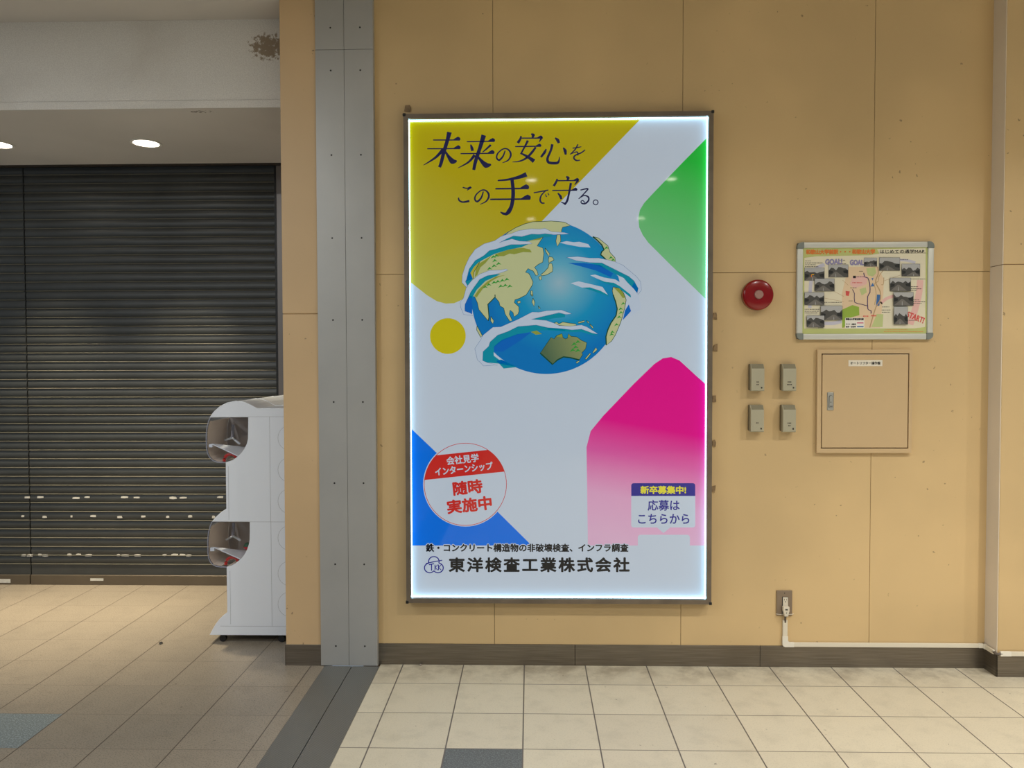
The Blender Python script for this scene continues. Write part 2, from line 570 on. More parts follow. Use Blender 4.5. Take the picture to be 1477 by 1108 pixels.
# ------------------------------------------------------------------ downlights
RING = mat('white lamp ring', (225, 223, 218), .4)
def lens_mat(name, rgb, e):
    m = mat(name, rgb, .4)
    n = m.node_tree.nodes['Principled BSDF']
    n.inputs['Emission Color'].default_value = (*lin(rgb), 1)
    n.inputs['Emission Strength'].default_value = e
    return m
LENS_W = lens_mat('neutral lamp diffuser', (255, 246, 232), 18)
LENS_S = lens_mat('warm lamp diffuser', (255, 244, 226), 10)
def downlight(x, y, z, r, lens, watts, spread, rgb, label, group=None):
    t = thing('ceiling_downlight', label, 'ceiling light', (x, y, z), group)
    g = MB(); g.lathe([(r*1.02, .0), (r*1.22, .0), (r*1.20, -.006), (r*1.02, -.004), (r*1.0, .012)], (x, y, z), RING, 'z', 36)
    g.build('trim_ring', t, smooth=True)
    d = MB(); d.lathe([(r*1.0, .002), (r*.96, -.003), (r*.5, -.005), (.0, -.0055)], (x, y, z), lens, 'z', 36)
    d.build('diffuser', t, smooth=True)
    ld = bpy.data.lights.new('lamp_glow', 'AREA')
    ld.shape = 'DISK'; ld.size = r*1.9; ld.energy = watts; ld.color = rgb
    ld.spread = math.radians(spread)
    lo = bpy.data.objects.new('lamp_glow', ld); COL.objects.link(lo)
    lo.parent = t; lo.location = (0, 0, -.009)
    return t
for i, (lx, pw) in enumerate(((.05, .10), (1.52, .85), (2.99, 1.8), (4.4, 1.2))):
    for j, ly in enumerate((-2.25, -4.45, -6.65)):
        downlight(lx, ly, CEIL_Z, .055, LENS_W, HALL_W*pw, HALL_SPREAD, (1.0, .975, .93),
                  'round recessed downlight in the white ceiling over the cream tiles', 'concourse ceiling downlights')
for lx in (-2.4, -3.9):  # added lamps out of view, cool and wide to fill plaster band, pillar, machines
    for ly in (-2.25, -4.45):
        downlight(lx, ly, LCEIL_Z, .055, LENS_W, LEFT_FILL_W, 180, (.93, .97, 1.0),
                  'added unseen fill lamp in the lower ceiling over the brown tiles', 'added left hall fill lamps')
downlight(-2.25, .805, SOF_Z-.001, .072, LENS_S, SOFFIT_W, 62, (1.0, .86, .62), 'glowing round downlight in the soffit above the dark shutter')
downlight(-3.146, .805, SOF_Z-.001, .072, LENS_S, SOFFIT_W, 62, (1.0, .86, .62), 'round soffit downlight cut off by the left picture edge')

# ------------------------------------------------------------------ flat printed art
class Art(MB):
    """shapes printed on an upright sheet at depth y; each layer 0.25 mm proud of the last"""
    flat_art = True
    def __init__(s, y, step=.00025):
        super().__init__()
        s.y0, s.stp, s.layer = y, step, 0
    def up(s):
        s.layer += 1
        return s
    def P(s, q):
        p = pix(q[0], q[1], s.y0)
        return Vector((p.x, s.y0 - s.layer*s.stp, p.z))
    def poly(s, pts, m):
        w = [s.P(q) for q in pts]
        tr = tessellate_polygon([[Vector((p.x, p.z, 0)) for p in w]])
        fs = []
        for a, c, d in tr:
            n = (w[c]-w[a]).cross(w[d]-w[a])
            fs.append((a, c, d) if n.y < 0 else (a, d, c))
        s.add(w, fs, m)
    def rect(s, x0, y0, x1, y1, m):
        s.poly([(x0, y0), (x1, y0), (x1, y1), (x0, y1)], m)
    def disc(s, cx, cy, r, m, n=56, ry=None):
        s.poly([(cx+r*math.cos(2*PI*i/n), cy+(ry or r)*math.sin(2*PI*i/n)) for i in range(n)], m)
    def ring(s, cx, cy, r0, r1, m, n=56):
        for i in range(n):
            a, c = 2*PI*i/n, 2*PI*(i+1)/n
            s.poly([(cx+r0*math.cos(a), cy+r0*math.sin(a)), (cx+r1*math.cos(a), cy+r1*math.sin(a)), (cx+r1*math.cos(c), cy+r1*math.sin(c)), (cx+r0*math.cos(c), cy+r0*math.sin(c))], m)
    def ribbon(s, pts, m, sub=5, closed=False):
        """brush stroke through (x, y, width) points, smoothed"""
        P = [Vector(p) for p in pts]
        if closed:
            P = P+[P[0]]
        out = []
        for i in range(len(P)-1):
            a, c = P[i], P[i+1]
            p0 = P[i-1] if i else (P[-2] if closed else a)
            p3 = P[i+2] if i+2 < len(P) else (P[1] if closed else c)
            for k in range(sub):
                t = k/sub
                q = .5*((2*a)+(c-p0)*t+(2*p0-5*a+4*c-p3)*t*t+(3*a-p0-3*c+p3)*t**3)
                q.z = a.z+(c.z-a.z)*t
                out.append(q)
        out.append(P[-1])
        L, R = [], []
        for i, q in enumerate(out):
            d = out[min(i+1, len(out)-1)]-out[max(i-1, 0)]
            d.z = 0
            if d.length < 1e-6:
                d = Vector((1, 0, 0))
            d.normalize()
            nrm = Vector((-d.y, d.x, 0))*(q.z/2)
            L.append((q.x+nrm.x, q.y+nrm.y)); R.append((q.x-nrm.x, q.y-nrm.y))
        for i in range(len(out)-1):
            lay = s.layer
            s.layer = lay+(i % 6)*.04      # keeps overlapping pieces of a stroke apart
            s.poly([L[i], L[i+1], R[i+1], R[i]], m)
            s.layer = lay
    def outline(s, pts, w, m):
        s.ribbon([(x, y, w) for x, y in pts], m, sub=1, closed=True)
    def text(s, body, cx, cy, w, h, m, rot=0.0, bold=.0, space=1.0, shear=0.0):
        """lettering fitted to a w x h pixel box"""
        c = bpy.data.curves.new('lettering', 'FONT')
        c.body = body
        c.space_character = space
        c.shear = shear
        c.resolution_u = 3
        o = bpy.data.objects.new('lettering', c)
        COL.objects.link(o)
        dg = bpy.context.evaluated_depsgraph_get()
        me = bpy.data.meshes.new_from_object(o.evaluated_get(dg))
        bpy.data.objects.remove(o)
        bpy.data.curves.remove(c)
        vx = [v.co.x for v in me.vertices]; vy = [v.co.y for v in me.vertices]
        x0, x1, y0, y1 = min(vx), max(vx), min(vy), max(vy)
        cr, sr = math.cos(rot), math.sin(rot)
        pts = []
        for v in me.vertices:
            a = ((v.co.x-x0)/(x1-x0)-.5)*w
            d = -((v.co.y-y0)/(y1-y0)-.5)*h
            pts.append((cx+a*cr-d*sr, cy+a*sr+d*cr))
        fs = None
        k = 8 if bold else 1
        for q_ in range(k):          # heavier weight: the letter struck again, shifted all round
            bx_, by_ = bold*math.cos(2*PI*q_/k), bold*math.sin(2*PI*q_/k)
            W = [s.P((q[0]+bx_, q[1]+by_))-Vector((0, 2e-5*q_, 0)) for q in pts]
            if fs is None:
                fs = []
                for p in me.polygons:
                    i = list(p.vertices)
                    n = (W[i[1]]-W[i[0]]).cross(W[i[2]]-W[i[0]])
                    fs.append(i if n.y < 0 else i[::-1])
            s.add(W, fs, m)
        bpy.data.meshes.remove(me)

E_INK = .40
FILM = .28            # backlit film scatters little room light
TINT = (1.0, 1.06, 1.12)
def ink(name, rgb, e=None):
    m = mat(name, rgb, .04, 0, .5)
    n = m.node_tree.nodes['Principled BSDF']
    c = lin(rgb)
    n.inputs['Base Color'].default_value = (*[v*FILM for v in c], 1)
    n.inputs['Emission Color'].default_value = (c[0]*TINT[0], c[1]*TINT[1], c[2]*TINT[2], 1)
    n.inputs['Emission Strength'].default_value = E_INK if e is None else e
    return m
def scaled(k, sock, f):
    n = k.t.nodes.new('ShaderNodeMix')
    n.data_type = 'RGBA'; n.blend_type = 'MULTIPLY'
    n.inputs[0].default_value = 1
    k.t.links.new(sock, n.inputs[6])
    n.inputs[7].default_value = (*f, 1)
    return n.outputs[2]
def ink_grad(name, stops, p0, p1, y, radial=False):
    """printed colour gradient between two photo points (or a radius)"""
    m = ink(name, stops[0][1])
    k = NT(m)
    org = Vector(((SX0+SX1)/2, 0, SZ0))      # the sheet's own origin
    a, c = pix(*p0, y)-org, pix(*p1, y)-org
    if radial:
        R = (c-a).length
        dx = k.m('SUBTRACT', k.x, a.x); dz = k.m('SUBTRACT', k.z, a.z)
        t = k.m('DIVIDE', k.m('SQRT', k.m('ADD', k.m('MULTIPLY', dx, dx), k.m('MULTIPLY', dz, dz))), R)
    else:
        d = c-a
        l2 = d.x*d.x+d.z*d.z
        t = k.m('ADD', k.m('MULTIPLY', k.m('SUBTRACT', k.x, a.x), d.x/l2), k.m('MULTIPLY', k.m('SUBTRACT', k.z, a.z), d.z/l2))
    r = k.t.nodes.new('ShaderNodeValToRGB')
    el = r.color_ramp.elements
    while len(el) < len(stops):
        el.new(.5)
    for e_, (pos, rgb) in zip(el, stops):
        e_.position = pos
        e_.color = (*lin(rgb), 1)
    k.t.links.new(t, r.inputs['Fac'])
    k.color(scaled(k, r.outputs['Color'], (FILM,)*3))
    k.t.links.new(scaled(k, r.outputs['Color'], TINT), k.b.inputs['Emission Color'])
    return m

# ------------------------------------------------------------------ the lit sign
SIGN_F = -.055       # frame face
SIGN_S = -.014       # printed sheet
a0 = pix(583, 163.2, SIGN_F); a1 = pix(1028.3, 872.3, SIGN_F)
SX0, SX1, SZ1, SZ0 = -.5735, .9040, 2.6855, .3235
FRAME = mat('dull bronze steel frame', (122, 110, 96), .42, .55, noise=.2, nscale=9)
LED = lens_mat('led strip diffuser', (188, 234, 255), 8.0)
sign = thing('lightbox_sign', 'large upright backlit advertising sign in a thin metal frame on the tan wall', 'sign', ((SX0+SX1)/2, 0, SZ0))
FW = .0225
fr = MB()
ix0, ix1, iz0, iz1 = SX0+FW, SX1-FW, SZ0+FW, SZ1-FW
def rail(o, i):
    # mitred rail: outer and inner corner pairs
    (ax, az), (bx, bz) = o
    (cx, cz), (dx, dz) = i
    q = [(ax, az), (bx, bz), (dx, dz), (cx, cz)]
    vs = [(x, SIGN_F, z) for x, z in q]+[(x, -.001, z) for x, z in q]
    return vs, [(0, 1, 2, 3), (7, 6, 5, 4), (0, 4, 5, 1), (1, 5, 6, 2), (2, 6, 7, 3), (3, 7, 4, 0)]
for o, i in ((((SX0, SZ1), (SX1, SZ1)), ((ix0, iz1), (ix1, iz1))), (((SX0, SZ0), (SX1, SZ0)), ((ix0, iz0), (ix1, iz0))),
             (((SX0, SZ0), (SX0, SZ1)), ((ix0, iz0), (ix0, iz1))), (((SX1, SZ0), (SX1, SZ1)), ((ix1, iz0), (ix1, iz1)))):
    f1 = MB()
    f1.add(*rail(o, i), FRAME)
    f1.build('frame_rail', sign)
cn = MB()
for (cx, cz) in ((SX0+.004, SZ1-.004), (SX1-.004, SZ1-.004), (SX0+.004, SZ0+.004), (SX1-.004, SZ0+.004)):
    c1 = MB(); c1.box(cx-.007, cx+.007, SIGN_F-.003, -.003, cz-.007, cz+.007, BLACK, .002, 1)
    c1.build('corner_cap', sign)
t_ = .0012
for (x0, x1, z0, z1) in ((ix0, ix0+t_, iz0, iz1), (ix1-t_, ix1, iz0, iz1), (ix0, ix1, iz1-t_, iz1), (ix0, ix1, iz0, iz0+t_)):
    l1 = MB(); l1.box(x0, x1, SIGN_S-.018, SIGN_S-.003, z0, z1, LED)
    l1.build('led_strip', sign)
TAB = mat('old sealant residue', (150, 124, 90), .8, noise=.3, nscale=60)
for (px, py, sgn) in ((586, 443, -1), (586, 470, -1), (587, 552, -1), (587, 593, -1), (588, 665, -1), (588, 735, -1), (1031, 456, 1), (1032, 502, 1), (1030, 575, 1), (1030, 640, 1), (1029, 706, 1), (588, 160, 0)):
    p = pix(px, py, -.004)
    s = MB()
    w = .012 if sgn else .02
    prof = [(p.x-w*random.uniform(.5, 1), p.z-.018*random.uniform(.6, 1)), (p.x+w*random.uniform(.5, 1), p.z-.016), (p.x+w*.8, p.z+.005), (p.x+w*random.uniform(.3, 1), p.z+.02*random.uniform(.6, 1)), (p.x-w*.6, p.z+.014)]
    if sgn == 0:
        prof = [(x_, z_+.012) for x_, z_ in prof]
    s.prism(prof, -.006, -.0005, TAB)
    s.build('sealant_lump', sign)

I_WHITE = ink('print white', (218, 228, 240))
I_YEL = ink_grad('print yellow', [(0, (208, 186, 0)), (.45, (206, 184, 0)), (1, (210, 202, 84))], (800, 169), (640, 440), SIGN_S)
I_YEL2 = ink('print lemon yellow', (226, 208, 0))
I_GRN = ink_grad('print green', [(0, (20, 205, 60)), (1, (150, 218, 160))], (1022, 240), (960, 420), SIGN_S)
I_PNK = ink_grad('print pink', [(0, (255, 0, 150)), (.38, (255, 14, 150)), (.56, (248, 104, 182)), (.78, (248, 180, 218)), (1, (248, 196, 226))], (985, 520), (935, 785), SIGN_S)
I_BLU = ink('print blue', (0, 124, 248))
I_NAVY = ink('print navy', (18, 24, 78))
I_NAVY2 = ink('print indigo', (34, 30, 150))
I_BLK = ink('print black', (16, 18, 24))
I_RED = ink('print red', (226, 48, 40))
I_LEM = ink('print bright yellow', (250, 238, 60))
art = Art(SIGN_S)
sc0, sc1 = pix(0, 0, SIGN_S), 0
bx = MB()
# sheet body
art.box(ix0, ix1, SIGN_S+.0002, SIGN_S+.008, iz0, iz1, I_WHITE)
art.up()
L_ = 589.5
art.poly([(L_, 168), (927.5, 168), (800, 300), (706, 398), (690, 415), (672, 430), (655, 437.5), (643, 438), (630, 434.5), (616, 426), (604, 416.5), (L_, 405)], I_YEL)
art.poly([(1023.5, 195), (985, 234), (940, 281), (929, 293), (923, 303), (920.7, 314), (922, 328), (927, 339), (935, 350), (965, 380), (1014, 427.5), (1023.5, 437)], I_GRN)
art.poly([(1021.5, 557.5), (1005, 543), (991, 530), (980, 520), (968, 515), (956, 517), (944, 525), (914, 554), (870, 600), (852, 622), (846, 645), (848, 787), (1021.5, 787)], I_PNK)
art.poly([(L_, 615), (680, 701), (767, 787), (L_, 787)], I_BLU)
art.disc(646, 484.8, 25.8, I_YEL2)
sheet = art.build('printed_sheet', sign)

# headline, brushed strokes traced at 290/1477 of a pixel
KH = 290/1477
def H(pts):
    return [(600+x*KH, 180+y*KH, w*KH) for x, y, w in pts]
hl = Art(SIGN_S-.0005)
def hs(x0, y0, x1, y1, t=9, k=1.0):
    hl.ribbon(H([(x0, y0, t*.7), (x0+10, y0, t), (x1-30*k, y1, t)]), I_NAVY, 2)
    q = [(x1-52*k, y1-t*.4), (x1-34*k, y1-16*k), (x1-16*k, y1-25*k), (x1-2, y1-17*k), (x1+2, y1-6*k), (x1-4, y1+t*.5), (x1-30*k, y1+t*.5), (x1-52*k, y1+t*.5)]
    hl.poly([(600+x*KH, 180+y*KH) for x, y in q], I_NAVY)
def br(*pts):
    hl.ribbon(H(pts), I_NAVY, 6)
hs(130, 112, 325, 112); hs(90, 176, 327, 175)
br((245, 54, 36), (232, 110, 27), (205, 200, 27), (185, 280, 24), (172, 312, 22))
br((200, 182, 26), (150, 235, 18), (100, 270, 11), (55, 297, 4))
br((210, 186, 8), (240, 235, 24), (268, 268, 42), (300, 266, 10))
hs(378, 124, 580, 122); hs(335, 212, 576, 210)
br((498, 76, 36), (470, 170, 27), (440, 260, 26), (424, 332, 22))
br((402, 145, 8), (410, 170, 22), (416, 192, 20)); br((550, 148, 16), (515, 180, 12), (488, 202, 5))
br((432, 222, 24), (385, 275, 14), (308, 318, 4)); br((445, 222, 9), (480, 265, 24), (515, 297, 42), (552, 292, 9))
br((655, 190, 8), (640, 230, 12), (615, 258, 14), (600, 255, 12), (592, 235, 12), (605, 205, 10), (640, 178, 9), (670, 178, 11), (692, 200, 14), (695, 230, 14), (675, 262, 10), (635, 280, 4))
br((846, 68, 10), (862, 76, 24), (854, 94, 12)); br((772, 82, 10), (766, 105, 16), (748, 134, 22))
hs(775, 98, 930, 98, 9, .8); br((926, 92, 20), (905, 126, 5)); hs(733, 160, 920, 158, 9, .8)
br((822, 116, 18), (805, 150, 14), (775, 205, 12), (768, 216, 12)); br((768, 208, 10), (820, 235, 20), (868, 268, 32))
br((880, 165, 14), (850, 205, 18), (810, 245, 16), (760, 268, 10), (708, 274, 4))
br((957, 178, 8), (945, 202, 20), (918, 238, 14))
br((1002, 143, 20), (990, 190, 16), (968, 240, 18), (968, 268, 20), (985, 280, 20), (1035, 281, 20), (1050, 265, 14), (1055, 235, 4))
br((1022, 96, 8), (1040, 112, 24), (1050, 135, 18)); br((1082, 168, 8), (1095, 190, 24), (1100, 220, 14))
br((1150, 172, 8), (1195, 166, 9), (1215, 160, 4)); br((1190, 143, 9), (1170, 180, 10), (1132, 218, 6)); br((1140, 214, 5), (1168, 202, 8), (1186, 202, 10), (1190, 226, 9))
br((1243, 184, 8), (1215, 205, 10), (1170, 225, 10), (1160, 245, 12), (1178, 262, 12), (1206, 260, 7))
br((343, 460, 8), (375, 467, 9), (402, 460, 16), (375, 482, 4)); br((312, 535, 8), (318, 556, 12), (345, 568, 12), (392, 560, 17))
br((495, 490, 8), (480, 535, 12), (455, 562, 14), (440, 560, 12), (432, 540, 12), (445, 510, 10), (480, 482, 9), (510, 482, 11), (532, 505, 14), (533, 535, 14), (512, 565, 10), (470, 585, 4))
br((600, 410, 10), (680, 402, 16), (760, 384, 26), (812, 364, 36)); hs(590, 470, 830, 468, 12, 1.25); hs(555, 548, 842, 546, 12, 1.35)
br((705, 395, 24), (714, 500, 28), (704, 590, 27), (680, 640, 32), (655, 662, 14)); br((660, 655, 20), (640, 652, 18), (620, 640, 5))
br((865, 500, 8), (920, 490, 10), (972, 480, 9)); br((950, 487, 8), (920, 520, 10), (912, 555, 13), (925, 575, 12), (945, 575, 7)); br((950, 510, 5), (960, 530, 9)); br((968, 500, 5), (977, 517, 8))
br((1102, 381, 10), (1118, 391, 22), (1110, 410, 10)); br((1038, 397, 10), (1030, 420, 16), (1012, 450, 18))
hs(1040, 411, 1197, 410, 9, .8); br((1192, 408, 20), (1165, 442, 5)); hs(1005, 483, 1185, 481, 9, .8)
br((1138, 428, 18), (1125, 500, 14), (1110, 560, 16), (1090, 587, 14)); br((1094, 580, 14), (1065, 568, 4)); br((1042, 502, 8), (1060, 525, 20), (1068, 547, 14))
br((1208, 480, 8), (1262, 470, 11), (1240, 500, 9), (1195, 545, 6)); br((1200, 540, 5), (1235, 520, 9), (1265, 530, 12), (1268, 555, 12), (1245, 578, 12), (1220, 578, 9), (1212, 565, 7), (1225, 556, 7), (1240, 572, 7))
hl.ring(600+1320*KH, 180+570*KH, 14*KH, 21*KH, I_NAVY, 24)
hl.build('headline_lettering', sheet)

# round badge
bd = Art(SIGN_S-.0005)
cx, cy = 671.2, 698.7
bd.disc(cx, cy, 61, I_WHITE); bd.up(); bd.ring(cx, cy, 58.9, 59.7, I_RED, 72)
ang = -.110
pts = []
for i in range(241):
    t = 2*PI*i/240
    x, y = 59.2*math.cos(t), 59.2*math.sin(t)
    v = -x*math.sin(ang)+y*math.cos(ang)
    if -46.5 <= v <= -11.5:
        pts.append((t, x, y))
left = sorted([p for p in pts if p[1] < 0], key=lambda p: p[2]); right = sorted([p for p in pts if p[1] > 0], key=lambda p: -p[2])
bd.poly([(cx+p[1], cy+p[2]) for p in left+right], I_RED)
bd.up()
bd.text('会社見学', 570+291/2.994, 510+457/2.994, 46, 11.6, I_WHITE, ang, .35)
bd.text('インターンシップ', 570+297/2.994, 510+498/2.994, 83, 11.2, I_WHITE, ang, .35)
bd.text('随時', 570+313/2.994, 510+578/2.994, 41.5, 19, I_RED, ang, .85)
bd.text('実施中', 570+320/2.994, 510+654/2.994, 63.5, 19, I_RED, ang, .85)
bd.build('round_badge', sheet)

# speech bubble
def rrect(x0, y0, x1, y1, r, corners=(1, 1, 1, 1)):
    out = []
    for (cx_, cy_, a0_, on) in ((x0+r, y0+r, PI, corners[0]), (x1-r, y0+r, 1.5*PI, corners[1]), (x1-r, y1-r, 0, corners[2]), (x0+r, y1-r, .5*PI, corners[3])):
        if on:
            for i in range(6):
                t = a0_+i*PI/10
                out.append((cx_+r*math.cos(t), cy_+r*math.sin(t)))
        else:
            out.append((x0 if cx_ < (x0+x1)/2 else x1, y0 if cy_ < (y0+y1)/2 else y1))
    return out
sb = Art(SIGN_S-.0005)
sb.poly(rrect(910.5, 697, 1002.8, 761, 3.5), I_WHITE)
sb.poly([(947, 760.5), (967.5, 760.5), (957, 769)], I_WHITE)
sb.poly(rrect(920, 771.5, 995, 800, 4, (1, 1, 0, 0)), I_WHITE)
sb.up(); sb.poly(rrect(910.5, 697, 1002.8, 715.6, 3.5, (1, 1, 0, 0)), I_NAVY2)
sb.up()
sb.text('新卒募集中!', 956.7, 706.8, 65, 11, I_LEM, 0, .5)
sb.text('応募は', 957.2, 729, 45.5, 15, I_NAVY2, 0, .3)
sb.text('こちらから', 957.3, 748.5, 73.5, 13.6, I_NAVY2, 0, .3)
sb.build('speech_bubble', sheet)

cl = Art(SIGN_S-.0005)
cl.text('鉄・コンクリート構造物の非破壊検査、インフラ調査', 760.3, 790.3, 291.5, 11.2, I_WHITE, 0, 1.5)
cl.up()
cl.text('鉄・コンクリート構造物の非破壊検査、インフラ調査', 760.3, 790.3, 291.5, 11.2, I_BLK, 0, .45)
cl.text('東洋検査工業株式会社', 777.7, 814.8, 259.5, 20, I_BLK, 0, .8, 1.22)
cl.build('company_lettering', sheet)
lg = Art(SIGN_S-.0005)
def C2(x, y):
    return (570+x/2.994, 510+y/2.994)
lobes = [(0.0, -.44), (-.46, .33), (.46, .33)]
pts = []
for i in range(96):
    t = 2*PI*i/96-PI/2
    best = 0
    for (lx, ly) in lobes:
        bq = lx*math.cos(t)+ly*math.sin(t)
        disc = bq*bq-(lx*lx+ly*ly)+.58*.58
        if disc > 0:
            best = max(best, bq+math.sqrt(disc))
    pts.append(C2(167+39*best*math.cos(t), 914+36*best*math.sin(t)))
lg.outline(pts, 1.5, I_NAVY2)
lg.ribbon([(*C2(133, 907), 1.3), (*C2(165, 900), 1.4), (*C2(203, 893), 1.3)], I_NAVY2)
lg.ribbon([(*C2(146, 912), 1.4), (*C2(168, 908), 1.4)], I_NAVY2)
lg.ribbon([(*C2(157, 910), 1.5), (*C2(157, 938), 1.5)], I_NAVY2)
for x0 in (172, 187):
    lg.ribbon([(*C2(x0, 912), 1.3), (*C2(x0, 936), 1.3)], I_NAVY2)
    lg.ribbon([(*C2(x0+12, 912), 1.1), (*C2(x0+1, 924), 1.2), (*C2(x0+12, 936), 1.2)], I_NAVY2, 1)
lg.build('company_emblem', sheet)

# globe picture
gl = Art(SIGN_S-.0005, .00012)
KG = 160/1477
def A1(*p): return [(655+x*KG, 310+y*KG) for x, y in p]
def A2(*p): return [(790+x*KG, 310+y*KG) for x, y in p]
def A3(*p): return [(655+x*KG, 425+y*KG) for x, y in p]
def A4(*p): return [(790+x*KG, 425+y*KG) for x, y in p]
OCEAN = ink_grad('print ocean', [(0, (168, 204, 216)), (.25, (110, 190, 214)), (.55, (20, 160, 208)), (1, (0, 128, 204))], (806, 408), (872, 490), SIGN_S, True)
I_LAND = ink('print land', (214, 216, 158))
I_OLIVE = ink('print olive', (164, 172, 66))
I_AUS = ink_grad('print outback', [(0, (170, 176, 110)), (1, (92, 118, 84))], (850, 490), (790, 515), SIGN_S)
I_DG = ink('print deep green', (16, 84, 58))
I_GR2 = ink('print leaf green', (60, 170, 60))
I_CLD = ink('print cloud', (214, 226, 242))
I_TEAL = ink('print teal', (0, 158, 180))
I_DBL = ink('print deep blue', (0, 112, 208))
gl.disc(788, 429.3, 108, OCEAN, 96, 110.3)
gl.up()
lands = [
 A1((680, 265), (730, 225), (820, 170), (940, 120), (1050, 92), (1180, 88), (1290, 82), (1400, 90), (1470, 98))+A2((230, 100), (300, 140), (250, 155), (200, 165), (185, 200), (180, 245), (60, 240))+A1((1300, 235), (1210, 200), (1030, 205), (860, 230), (700, 300)),
 A1((1370, 265), (1415, 265), (1420, 350), (1375, 420), (1355, 350)),
 A1((1185, 295), (1105, 415), (1180, 440), (1195, 510), (1180, 630), (1120, 660), (1070, 700), (1105, 745), (1120, 800), (1090, 810), (1050, 745), (1020, 735), (985, 715), (950, 765), (995, 780), (1015, 815), (1050, 890), (1045, 930), (990, 1020), (960, 1065))
 + A3((870, 50), (810, 70), (800, 105), (860, 160), (865, 220), (850, 260), (800, 295), (785, 240), (745, 205), (735, 260), (775, 345), (740, 355), (680, 260), (660, 180), (610, 150), (600, 100), (545, 35), (530, 45), (450, 130), (465, 300), (455, 350), (420, 310), (330, 200), (310, 110), (275, 30), (240, 20))
 + A1((300, 900), (255, 840), (265, 760), (300, 700), (350, 610), (540, 470), (1000, 340)),
 A1((1210, 440), (1275, 520), (1255, 550), (1215, 480)),
 A1((1265, 555), (1310, 565), (1330, 600), (1290, 625), (1260, 640), (1255, 595)),
 A1((1265, 650), (1300, 645), (1315, 700), (1310, 755), (1250, 790), (1230, 800), (1180, 810), (1150, 800), (1200, 760), (1250, 705)),
 A1((1125, 825), (1165, 810), (1165, 860), (1140, 870)),
 A1((1020, 1010), (1045, 1010), (1050, 1080), (1020, 1070)),
 A3((490, 290), (530, 350), (515, 390), (485, 350)), A3((840, 90), (880, 80), (885, 110), (850, 120)),
 A3((1050, 45), (1075, 100), (1065, 160), (1035, 100)), A3((1120, 150), (1150, 185), (1130, 190)), A3((1020, 0), (1050, 5), (1040, 25)),
 A3((305, 415), (375, 545), (355, 570), (300, 470)),
 A4((80, 380), (120, 365), (150, 390), (200, 365), (290, 380), (370, 390), (385, 410), (300, 425), (150, 410)),
 A4((405, 365), (490, 345), (490, 365), (410, 385)), A4((515, 345), (550, 365), (540, 385)), A4((560, 390), (605, 430), (600, 455), (565, 410)),
 A4((375, 895), (430, 880), (390, 920)), A4((495, 855), (560, 780), (575, 790), (515, 865)), A4((600, 765), (640, 705), (660, 735), (610, 780)),
 A2((600, 290), (670, 305), (800, 410), (830, 500), (895, 570), (905, 630), (820, 615), (770, 590), (705, 530), (720, 490), (750, 465), (720, 400), (650, 330)),
 A2((870, 960), (960, 980), (1010, 1040))+A4((1045, 70), (1025, 180), (985, 330), (960, 400), (900, 540), (850, 620), (780, 675), (775, 560), (800, 470), (840, 380), (910, 280), (925, 190), (905, 100), (870, 0))+A2((860, 1010),)]
for p in lands:
    gl.poly(p, I_LAND)
aus = A4((10, 620), (45, 570), (85, 590), (120, 545), (190, 520), (205, 575), (235, 590), (265, 580), (275, 520), (310, 555), (390, 565), (450, 610), (520, 640), (505, 720), (455, 775), (465, 800), (420, 870), (340, 855), (300, 835), (210, 830), (130, 870), (65, 930), (-100, 780))
gl.poly(aus, I_AUS)
gl.up()
for p in lands+[aus]:
    gl.outline(p, .75, I_DG)
gl.ribbon([(*q, 2.0) for q in A4((-100, 780), (65, 930), (130, 870), (210, 830), (300, 840), (420, 870))], I_DG, 1)
gl.ribbon([(*q, 1.8) for q in A4((870, 0), (905, 100), (925, 190), (910, 280), (840, 380), (800, 470), (775, 560), (780, 675))], I_DG, 1)
gl.ribbon([(*q, 2.0) for q in A2((600, 290), (650, 330), (720, 400), (750, 465), (720, 490), (705, 530), (770, 590))], I_DG, 1)
gl.ribbon([(*q, 1.4) for q in A3((545, 0), (545, 35), (450, 130), (465, 300), (455, 350))], I_DG, 1)
for p in (A1((540, 525), (760, 450), (920, 440), (1010, 460), (1035, 500), (920, 495), (800, 525), (740, 515), (660, 550), (580, 550)),
          A1((930, 335), (1000, 320), (1170, 295), (1150, 330), (1000, 345)),
          A1((330, 650), (460, 570), (500, 540), (420, 640), (350, 700), (310, 800), (275, 830), (290, 720)),
          A1((690, 800), (560, 820), (440, 890), (330, 990), (270, 1080), (300, 1100), (400, 960), (500, 880), (600, 825)),
          A2((880, 970), (960, 980), (1010, 1040), (1040, 1100), (1000, 1108), (950, 1040)),
          A4((120, 545), (190, 520), (200, 570), (130, 560)), A4((275, 525), (310, 555), (270, 565)), A3((1010, 490), (1100, 480), (1170, 525), (1090, 535))):
    gl.poly(p, I_OLIVE)
random.seed(3)
def hills(F, pts, s=1.0):
    for (x, y) in pts:
        q = [(x-34*s, y+22*s), (x+2*s, y-24*s), (x+14*s, y-8*s), (x+40*s, y+12*s), (x+6*s, y+6*s)]
        gl.poly(F(*q), I_GR2)
hills(A1, [(410, 960), (460, 930), (530, 900), (580, 890), (640, 875), (700, 860), (620, 950), (680, 940), (740, 950), (520, 560), (560, 545), (540, 610), (590, 650), (530, 680), (470, 715)])
hills(A4, [(1005, 120), (970, 190), (975, 240), (950, 300), (915, 400), (860, 500), (850, 530)], .9)
hills(A4, [(400, 630), (350, 660), (370, 700), (330, 740), (400, 745)], 1.1)
hills(A2, [(780, 440), (840, 570), (870, 600)], .9)
gl.up()
